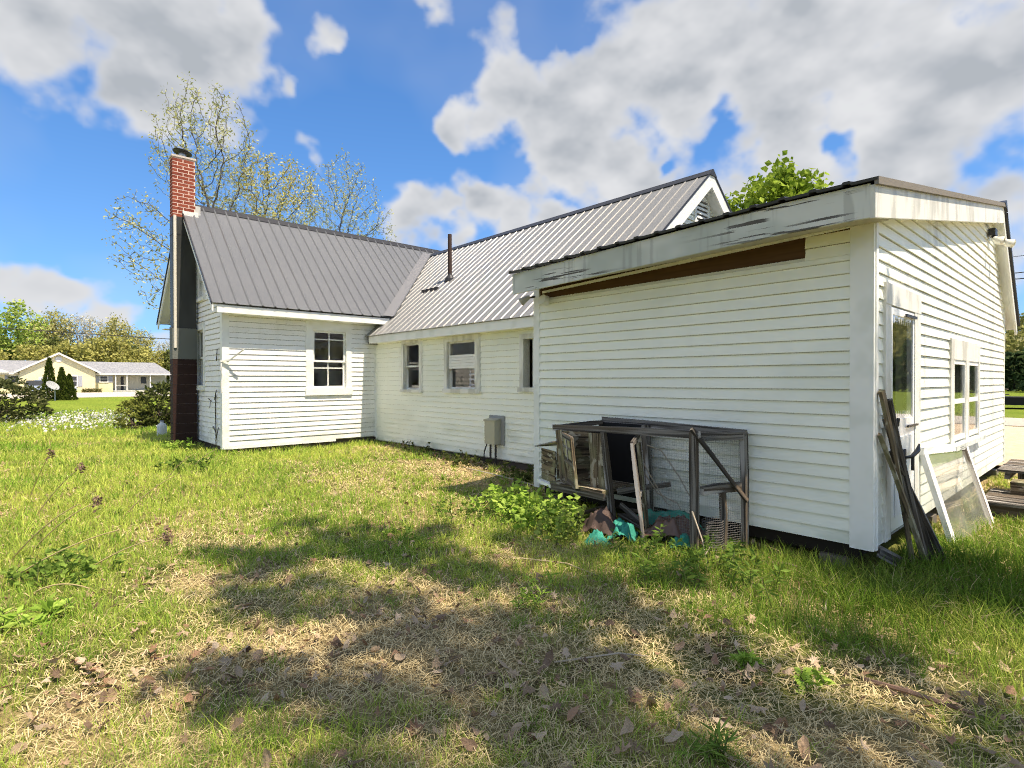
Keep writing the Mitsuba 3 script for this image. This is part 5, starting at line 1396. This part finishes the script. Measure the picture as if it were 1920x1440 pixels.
LUSH = [(.5, .2, .8, .9), (1.3, 1.0, 1.1, .9), (1.0, 2.6, .9, .6), (-.4, -.5, .7, .7), (.35, -.75, .55, .6), (-1.2, -1.3, .6, .35), (-.2, -1.6, .5, .35), (.9, -.8, .5, .5),
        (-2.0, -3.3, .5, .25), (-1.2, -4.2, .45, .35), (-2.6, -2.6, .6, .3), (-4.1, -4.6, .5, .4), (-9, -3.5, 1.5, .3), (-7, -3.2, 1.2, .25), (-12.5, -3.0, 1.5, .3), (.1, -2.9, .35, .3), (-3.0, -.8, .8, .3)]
BROWN = [(-2.1, -4.55, .35, 1.), (-1.7, -3.7, .55, .8), (-1.1, -3.3, .5, .8), (-.7, -3.0, .5, .7), (-1.9, -2.9, .5, .6), (.2, -2.1, .5, .9), (.6, -1.75, .5, .8), (-.3, -2.4, .4, .6), (-3.5, -4.15, .35, .7), (-6.5, .7, 1.6, .6), (-5, .6, .9, .7), (.4, -2.7, .4, .6)]


def greenness(x, y):
    p = np.stack([x, y, 0 * x], -1)
    n1 = .6 * meshkit.fbm(p * 1.35 + 4.0, 4, 12) + .4 * meshkit.fbm(p * 4.2 + 2.0, 3, 16); n2 = meshkit.fbm(p * .35 + 9.0, 2, 15)
    base = .60 + .33 * sstep(-1.5, -5.0, x) + 2.5 * (n1 - .5) + .7 * (n2 - .5)
    return np.clip(base + bump_(x, y, LUSH) - .42 * bump_(x, y, BROWN), 0.02, .97)


def blades(x, y, h, w, lean, col, g, curl=.5):
    n = len(x)
    a = g.uniform(0, 6.283, n)
    dx, dy = np.cos(a), np.sin(a)
    b = g.uniform(0, 6.283, n)
    z = gz(x, y) - .01
    c = np.c_[x, y, z]
    side = np.c_[np.cos(b), np.sin(b), 0 * b] * (w / 2)[:, None]
    d = np.c_[dx, dy, 0 * dx]
    up = np.array([0, 0, 1.])
    m = c + d * (lean * h * .35)[:, None] + up * (h * .58)[:, None]
    t = c + d * (lean * h)[:, None] + up * (h * np.sqrt(np.clip(1 - (lean * curl) ** 2, .05, 1)))[:, None]
    v = np.stack([c - side, c + side, m - side * .75, m + side * .75, t], 1).reshape(-1, 3)
    f = (np.array([[0, 1, 3], [0, 3, 2], [2, 3, 4]])[None] + (np.arange(n) * 5)[:, None, None]).reshape(-1, 3)
    return v, f, np.repeat(col, 5, 0)


g = np.random.default_rng(101)
NB = 500000
r = (math.sqrt(1.25) + g.uniform(0, 1, NB) * (math.sqrt(34) - math.sqrt(1.25))) ** 2
az = np.radians(g.uniform(82, 196, NB))
x, y = EYE[0] + r * np.cos(az), EYE[1] + r * np.sin(az)
keep = free(x, y) & (r < 33)
x, y, r = x[keep], y[keep], r[keep]
G = greenness(x, y)
lush_shade = np.clip(bump_(x, y, LUSH[:7]), 0, 1)
yard = sstep(-3.5, -6, x)
brown = np.clip(bump_(x, y, BROWN), 0, 1)
isg = g.uniform(0, 1, len(x)) < G
n = len(x)
h = np.where(isg, .034 + .062 * G * g.uniform(.4, 1.3, n) + .115 * lush_shade * g.uniform(.3, 1.2, n) + .035 * yard, .025 + .05 * g.uniform(.2, 1, n)) * (1 - .55 * brown)
h *= g.uniform(.6, 1.25, n)
w = np.maximum(.0026, .0010 * r) * g.uniform(.7, 1.4, n)
lean = np.where(isg, g.uniform(.1, .75, n), g.uniform(.6, 2.2, n))
k = g.uniform(0, 1, (n, 1))
hue = meshkit.fbm(np.stack([x * .8, y * .8, 0 * x], -1) + 31, 3, 44)[:, None] + .18 * g.normal(0, 1, (n, 1))
hue = np.clip((hue - .24) / .4 - .75 * lush_shade[:, None], 0, 1)
gcol = (np.array([.23, .40, .05]) * (1 - hue) + np.array([.56, .64, .13]) * hue) * (.8 + .4 * k) * (1 - .42 * lush_shade[:, None])  # blades darkened around the shed corner: shade put into their colour
scol = (np.array([.74, .63, .34]) * (1 - k) + np.array([.46, .40, .18]) * k)
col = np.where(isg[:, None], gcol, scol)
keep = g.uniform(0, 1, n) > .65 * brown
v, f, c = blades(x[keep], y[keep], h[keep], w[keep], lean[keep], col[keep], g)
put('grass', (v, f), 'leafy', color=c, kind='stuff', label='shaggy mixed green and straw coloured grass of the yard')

# tussocks: splayed tufts of longer blades
NT = 3400
rt = (math.sqrt(1.6) + g.uniform(0, 1, NT) * (math.sqrt(15) - math.sqrt(1.6))) ** 2
at_ = np.radians(g.uniform(86, 192, NT))
tx, ty = EYE[0] + rt * np.cos(at_), EYE[1] + rt * np.sin(at_)
ok = free(tx, ty) & (g.uniform(0, 1, NT) < greenness(tx, ty) * 1.1 - .05); tx, ty, rt = tx[ok], ty[ok], rt[ok]
per = 26
ts = g.uniform(.5, 1.4, len(tx)); tl = g.uniform(0, 1, len(tx))
X, Y = np.repeat(tx, per) + g.normal(0, .022, len(tx) * per), np.repeat(ty, per) + g.normal(0, .022, len(tx) * per)
n = len(X); R_t = np.repeat(rt, per)
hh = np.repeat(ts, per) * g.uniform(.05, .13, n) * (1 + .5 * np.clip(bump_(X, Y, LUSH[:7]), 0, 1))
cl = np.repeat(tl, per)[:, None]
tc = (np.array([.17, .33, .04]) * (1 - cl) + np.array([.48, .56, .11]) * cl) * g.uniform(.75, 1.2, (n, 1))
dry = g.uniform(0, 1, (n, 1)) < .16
tc = tc * (1 - .4 * np.clip(bump_(X, Y, LUSH[:7]), 0, 1))[:, None]  # tufts there get the same shade in their colour
tc = np.where(dry, np.array([.58, .49, .26]) * g.uniform(.7, 1.1, (n, 1)), tc)
v, f, c = blades(X, Y, hh, np.maximum(.003, .0011 * R_t) * g.uniform(.7, 1.4, n), g.uniform(.2, 1.5, n), tc, g)
put('grass_tufts', (v, f), 'leafy', color=c, kind='stuff', label='taller splayed tufts of fresh grass')

# fallen straw lying in the thatch
NS = 125000
r = (math.sqrt(1.25) + g.uniform(0, 1, NS) * (math.sqrt(13) - math.sqrt(1.25))) ** 2
az = np.radians(g.uniform(84, 194, NS))
x, y = EYE[0] + r * np.cos(az), EYE[1] + r * np.sin(az)
keep = free(x, y) & (g.uniform(0, 1, NS) > .8 * greenness(x, y) + .08)
x, y, r = x[keep], y[keep], r[keep]; n = len(x)
a = g.vonmises(.7, .6, n); L = g.uniform(.03, .115, n)
d = np.c_[np.cos(a), np.sin(a), 0 * a]; s = np.c_[-np.sin(a), np.cos(a), 0 * a] * (np.maximum(.0014, .0006 * r) * g.uniform(.7, 1.3, n))[:, None]
c0 = np.c_[x, y, gz(x, y) + g.uniform(.002, .03, n)]
b_ = (g.normal(0, .25, n) * L)[:, None] * np.c_[-np.sin(a), np.cos(a), 0 * a]
m_ = c0 + d * (L * .5)[:, None] + b_ + np.c_[0 * a, 0 * a, g.uniform(0, .03, n)]
t_ = c0 + d * L[:, None]; t_[:, 2] = gz(t_[:, 0], t_[:, 1]) + g.uniform(.0, .03, n)
v = np.stack([c0 - s, c0 + s, m_ - s, m_ + s, t_], 1).reshape(-1, 3)
f = (np.array([[0, 1, 3], [0, 3, 2], [2, 3, 4]])[None] + (np.arange(n) * 5)[:, None, None]).reshape(-1, 3)
k = g.uniform(0, 1, (n, 1))
put('straw', (v, f), 'vcol', color=np.repeat(np.array([.74, .61, .34]) * (1 - k) + np.array([.46, .37, .18]) * k, 5, 0), kind='stuff', label='dry straw lying in the thatch')

# dead leaves
OUT = {0: np.array([(0, -.5), (.10, -.28), (.34, -.30), (.20, -.08), (.46, .06), (.22, .14), (.34, .38), (.12, .30), (0, .56), (-.12, .30), (-.34, .38), (-.22, .14), (-.46, .06), (-.20, -.08), (-.34, -.30), (-.10, -.28)]),
       1: np.array([(0, -.5), (.16, -.36), (.30, -.12), (.32, .10), (.22, .32), (0, .54), (-.22, .32), (-.32, .10), (-.30, -.12), (-.16, -.36)])}


def dead_leaf(c, size, kind, g):
    o = OUT[kind] * g.uniform(.72, 1.2, (len(OUT[kind]), 1)) * (g.uniform(.65, 1.0), 1.); n = len(o)
    p = np.vstack([[0, 0], o * .5, o]) * size
    q = g.uniform(.3, 2.6) * g.choice([-1, 1])
    z = (p[:, 0] / size) ** 2 * size * q + g.normal(0, .025 * size, len(p)) + (p[:, 1] / size) ** 2 * size * g.uniform(-.3, .8)
    v = np.c_[p, z]
    i = np.arange(n); j = (i + 1) % n
    f = np.vstack([np.stack([0 * i, 1 + i, 1 + j], 1), np.stack([1 + i, 1 + n + i, 1 + n + j], 1), np.stack([1 + i, 1 + n + j, 1 + j], 1)])
    M = rot((0, 0, 1), g.uniform(0, 360)) @ rot((1, 0, 0), g.normal(0, 28)) @ rot((0, 1, 0), g.normal(0, 28))
    v = v @ M[:3, :3].T
    v[:, 2] -= v[:, 2].min() * .6
    return v + c, f


SPOTS = [(-2.12, -4.6, .22, 46), (-2.05, -4.42, .2, 30), (-1.9, -3.92, .16, 14), (-1.55, -3.8, .25, 22), (-.75, -2.9, .25, 14), (-.7, -3.25, .3, 18), (-.5, -2.95, .2, 12), (.25, -2.1, .35, 26), (-.15, -2.55, .3, 16), (-.2, -2.05, .35, 18),
         (.1, -1.8, .3, 16), (.75, -1.5, .35, 20), (-3.5, -4.15, .25, 18), (-1.75, -2.8, .35, 26), (-1.6, -3.3, .35, 22), (.15, -2.9, .25, 14), (-1.9, -.75, .22, 34), (-2.3, -2.1, .5, 26), (-3.3, -2.1, .6, 24), (-1.5, -1.8, .5, 22)]
lp = []
for cx, cy, rr, nn_ in SPOTS:
    lp += [(cx + g.normal(0, rr), cy + g.normal(0, rr)) for _ in range(nn_)]
for _ in range(4200):
    rr_, aa_ = g.uniform(1.2, 9.5), math.radians(g.uniform(86, 190))
    q = (EYE[0] + rr_ * math.cos(aa_), EYE[1] + rr_ * math.sin(aa_))
    if g.uniform() < .28: lp.append(q)
lp += [(g.uniform(-9.5, -4), WY - abs(g.normal(0, .28)) - .03) for _ in range(420)]
lp = np.array(lp); lp = lp[free(lp[:, 0], lp[:, 1])]
dist = np.hypot(lp[:, 0] - EYE[0], lp[:, 1] - EYE[1])
size = g.uniform(.04, .085, len(lp))
view = (np.degrees(np.arctan2(lp[:, 1] - EYE[1], lp[:, 0] - EYE[0])) > 96) & (dist > 2.2)
order = np.argsort(-(size / dist) * view)
rest_v, rest_c = [], []
for rank, k in enumerate(order):
    col = np.array([[.29, .205, .13], [.38, .285, .185], [.19, .13, .085], [.44, .345, .24], [.28, .17, .10]][g.integers(5)]) * g.uniform(.75, 1.2)
    big = 1.25 if rank < 60 else 1.
    m = dead_leaf((lp[k, 0], lp[k, 1], float(gz(*lp[k])) + g.uniform(.012, .045)), size[k] * big, int(g.integers(2)), g)
    if rank < 260 and view[k]:
        t = thing('dead_leaf', 'curled brown dead leaf lying in the near grass', 'dead leaf', 'dead leaves in the grass')
        put(t, m, 'vcol', color=col)
    else:
        rest_v.append(m); rest_c.append(np.tile(col, (len(m[0]), 1)))
put('leaf_litter', rest_v, 'vcol', color=np.vstack(rest_c), kind='stuff', label='brown leaf litter between the grass and along the wing')


def weed(key, c, h, ns, size, asp, lo, hi, seed, spread=.5, per=9, lean=.35):
    g = np.random.default_rng(seed)
    st, q, d = [], [], []
    z0 = float(gz(*c))
    for _ in range(ns):
        a = g.uniform(0, 6.283); hh = h * g.uniform(.55, 1.1)
        b = np.array([c[0] + g.normal(0, spread * .3), c[1] + g.normal(0, spread * .3), z0 - .01])
        tip = b + np.array([math.cos(a) * lean * hh, math.sin(a) * lean * hh, hh])
        mid = (b + tip) / 2 + (0, 0, .08 * hh)
        st.append(tube([b, mid, tip], [.0035, .003, .002], 4, False))
        for t in np.linspace(.15, 1, per):
            p = b * (1 - t) ** 2 + 2 * t * (1 - t) * mid + tip * t * t
            for w_ in range(2):
                an = g.uniform(0, 6.283); q.append(p); d.append((math.cos(an), math.sin(an), .35))
    q, d = np.array(q), np.array(d)
    part(key, 'leaf_mass', leaves(q, size, asp, g, .1, d), 'leafy', color=tint(len(q), lo, hi, g), kind='stuff')
    part(key, 'stems', st, 'vcol', color=(.12, .14, .05), kind='stuff')


BR, DG, MG = ((.24, .40, .05), (.44, .58, .12)), ((.07, .13, .025), (.17, .27, .05)), ((.13, .22, .04), (.28, .40, .08))
for k, (c, h_, ns, sz, asp, cl__, sp, lab) in enumerate([
        ((-2.95, -.80), .30, 28, .085, .6, BR, .55, 'bright green leafy weed clump left of the hutch'), ((-2.45, -.95), .40, 22, .07, .6, BR, .5, 'tall bright green weed clump before the hutch cabinet'),
        ((-2.15, -1.05), .34, 18, .055, .65, ((.20, .29, .05), (.38, .46, .12)), .4, 'yellow green small leaved weed before the sack'), ((-3.45, -.75), .30, 26, .075, .6, BR, .7, 'lower green weed clump at the far end of the weeds by the hutch'),
        ((-3.7, -1.3), .16, 12, .05, .5, MG, .6, 'small green weed tuft in the lawn left of the weeds'), ((-1.35, -.95), .20, 12, .06, .34, DG, .5, 'dark green weed under the open hutch gate'),
        ((-.85, -.72), .22, 14, .07, .3, DG, .55, 'dark pointed leaf weed at the right hutch post'), ((-.95, -1.25), .19, 10, .075, .28, MG, .5, 'pointed leaf weed in front of the hutch'),
        ((-.62, -.95), .18, 10, .07, .28, MG, .5, 'pointed leaf weed right of the hutch toward the shed'), ((-1.4, -2.2), .14, 8, .07, .2, BR, .3, 'spiky green weed in the middle of the dappled grass'),
        ((-4.1, -4.62), .18, 20, .07, .4, MG, .5, 'dark green weed clump in the left foreground'), ((-3.25, -4.78), .12, 10, .085, .34, BR, .35, 'bright broad leaved rosette at the left edge'),
        ((-3.35, -2.1), .11, 8, .05, .5, MG, .5, 'low dark weed in the mid lawn shade'), ((-8.4, -3.0), .2, 14, .07, .5, DG, .7, 'green weed patch in the far left lawn'),
        ((-11.3, -2.5), .24, 14, .08, .5, BR, .6, 'green weeds at the foot of the gable wall'), ((-.05, -1.95), .09, 3, .065, .45, BR, .12, 'single fresh green seedling in the right foreground'),
        ((.18, -2.85), .13, 8, .075, .12, MG, .12, 'upright green grass like weed at the bottom edge'), ((.28, -1.95), .08, 4, .05, .5, BR, .2, 'light green seedling tuft near the brown leaves on the right'),
        ((-6.2, .85), .20, 12, .07, .5, ((.05, .07, .02), (.12, .14, .04)), .9, 'dark weeds at the foot of the wing below the utility box'), ((-8.0, 1.0), .18, 12, .06, .5, ((.05, .07, .02), (.12, .12, .04)), .9, 'dark weeds at the wing foot below the middle window'),
        ((-4.6, .75), .22, 12, .07, .5, ((.05, .07, .02), (.12, .14, .04)), .8, 'dark weeds where the wing meets the shed')]):
    weed(thing('weed', lab, 'weed'), c, h_, ns, sz, asp, *cl__, 200 + k, sp)

# white flowers on the far lawn
n = 1500
x, y = g.normal(-23.5, 3.0, n), g.normal(-2.6, 1.5, n)
keep = free(x, y) & (x < -17.5); x, y = x[keep], y[keep]; n = len(x)
put('white_flowers', leaves(np.c_[x, y, gz(x, y) + g.uniform(.06, .14, n)], .075, .9, g, 0), 'vcol', color=tint(n, (.45, .48, .42), (.75, .75, .72), g), kind='stuff', label='drift of tiny white flowers on the lawn')

# tall dry stalks with seed heads
for k, (b, t, head, lab) in enumerate([((-6.5, -4.72), (-6.0, -4.35, .62), 1, 'dry stalk with a dark seed head, second tallest on the left'), ((-7.4, -4.75), (-6.9, -4.55, .70), 1, 'tall dry stalk with the highest brown seed head'), ((-5.2, -4.75), (-4.6, -4.35, .48), 1, 'dry stalk bending right with a brown drooping head'),
                                       ((-4.2, -4.5), (-3.7, -4.0, .30), 1, 'low dry stalk with a dark head in the left lawn'), ((-5.0, -4.9), (-4.2, -4.5, .55), 0, 'bare straw stalk at the left edge'), ((-4.4, -4.95), (-3.3, -4.35, .50), 0, 'long bare straw stalk leaning right'),
                                       ((-3.9, -4.8), (-2.9, -4.55, .26), 0, 'bare straw stalk lying nearly flat on the left'), ((-6.0, -4.0), (-5.5, -3.6, .5), 0, 'bare straw stalk in the middle of the left lawn'), ((-7.8, -3.3), (-7.4, -3.0, .5), 0, 'bare upright straw stalk toward the gable'), ((-8.6, -2.8), (-8.2, -2.5, .45), 0, 'bare straw stalk nearest the front corner of the house')]):
    s_ = thing('dry_stalk', lab, 'stalk')
    p0 = np.array([b[0], b[1], float(gz(*b)) - .02]); p2 = np.array(t); p1 = (p0 + p2) / 2 + (0, 0, .10)
    tt = np.linspace(0, 1, 9)[:, None]
    part(s_, 'stem', tube(p0 * (1 - tt) ** 2 + 2 * tt * (1 - tt) * p1 + p2 * tt ** 2, np.linspace(.006, .0035, 9), 5), 'vcol', True, color=(.50, .40, .20))
    if head:
        gg = np.random.default_rng(300 + k)
        hc = p2 + gg.normal(0, 1, (60, 3)) * (.020, .020, .026)
        part(s_, 'seed_head', leaves(hc, .034, .5, gg, .3), 'vcol', color=tint(60, (.12, .08, .055), (.30, .21, .14), gg), kind='stuff')

# twigs and sticks on the ground
for k, (q, r0, col, lab) in enumerate([([(.42, -1.72), (.62, -1.78), (.85, -1.70)], .013, (.22, .14, .10), 'brown stick lying in the grass at the lower right'),
                                       ([(-.75, -2.75), (-.55, -2.45), (-.45, -2.30)], .005, (.45, .38, .28), 'thin straight straw twig left of the biggest dead leaf'),
                                       ([(.0, -1.0), (-.05, -.78), (-.28, -.50)], .007, (.42, .36, .28), 'pale forked twig lying in the grass before the shed wall'),
                                       ([(-4.0, .55), (-4.9, .52), (-5.9, .62)], .010, (.40, .36, .30), 'long grey stick lying along the wing foot'),
                                       ([(-2.2, -1.75), (-1.7, -1.6), (-1.3, -1.62)], .006, (.40, .33, .22), 'pale curved twig in the shade before the hutch'),
                                       ([(-.9, -.45), (-.5, -.30), (-.2, -.26)], .010, (.20, .16, .12), 'dark crooked stick under the shed wall')]):
    s_ = thing('twig', lab, 'twig')
    pts = [(a, b, float(gz(a, b)) + .02 + (.03 if i == 1 else 0)) for i, (a, b) in enumerate(q)]
    put(s_, tube(pts, [r0, r0 * .9, r0 * .6], 6), 'vcol', color=col)
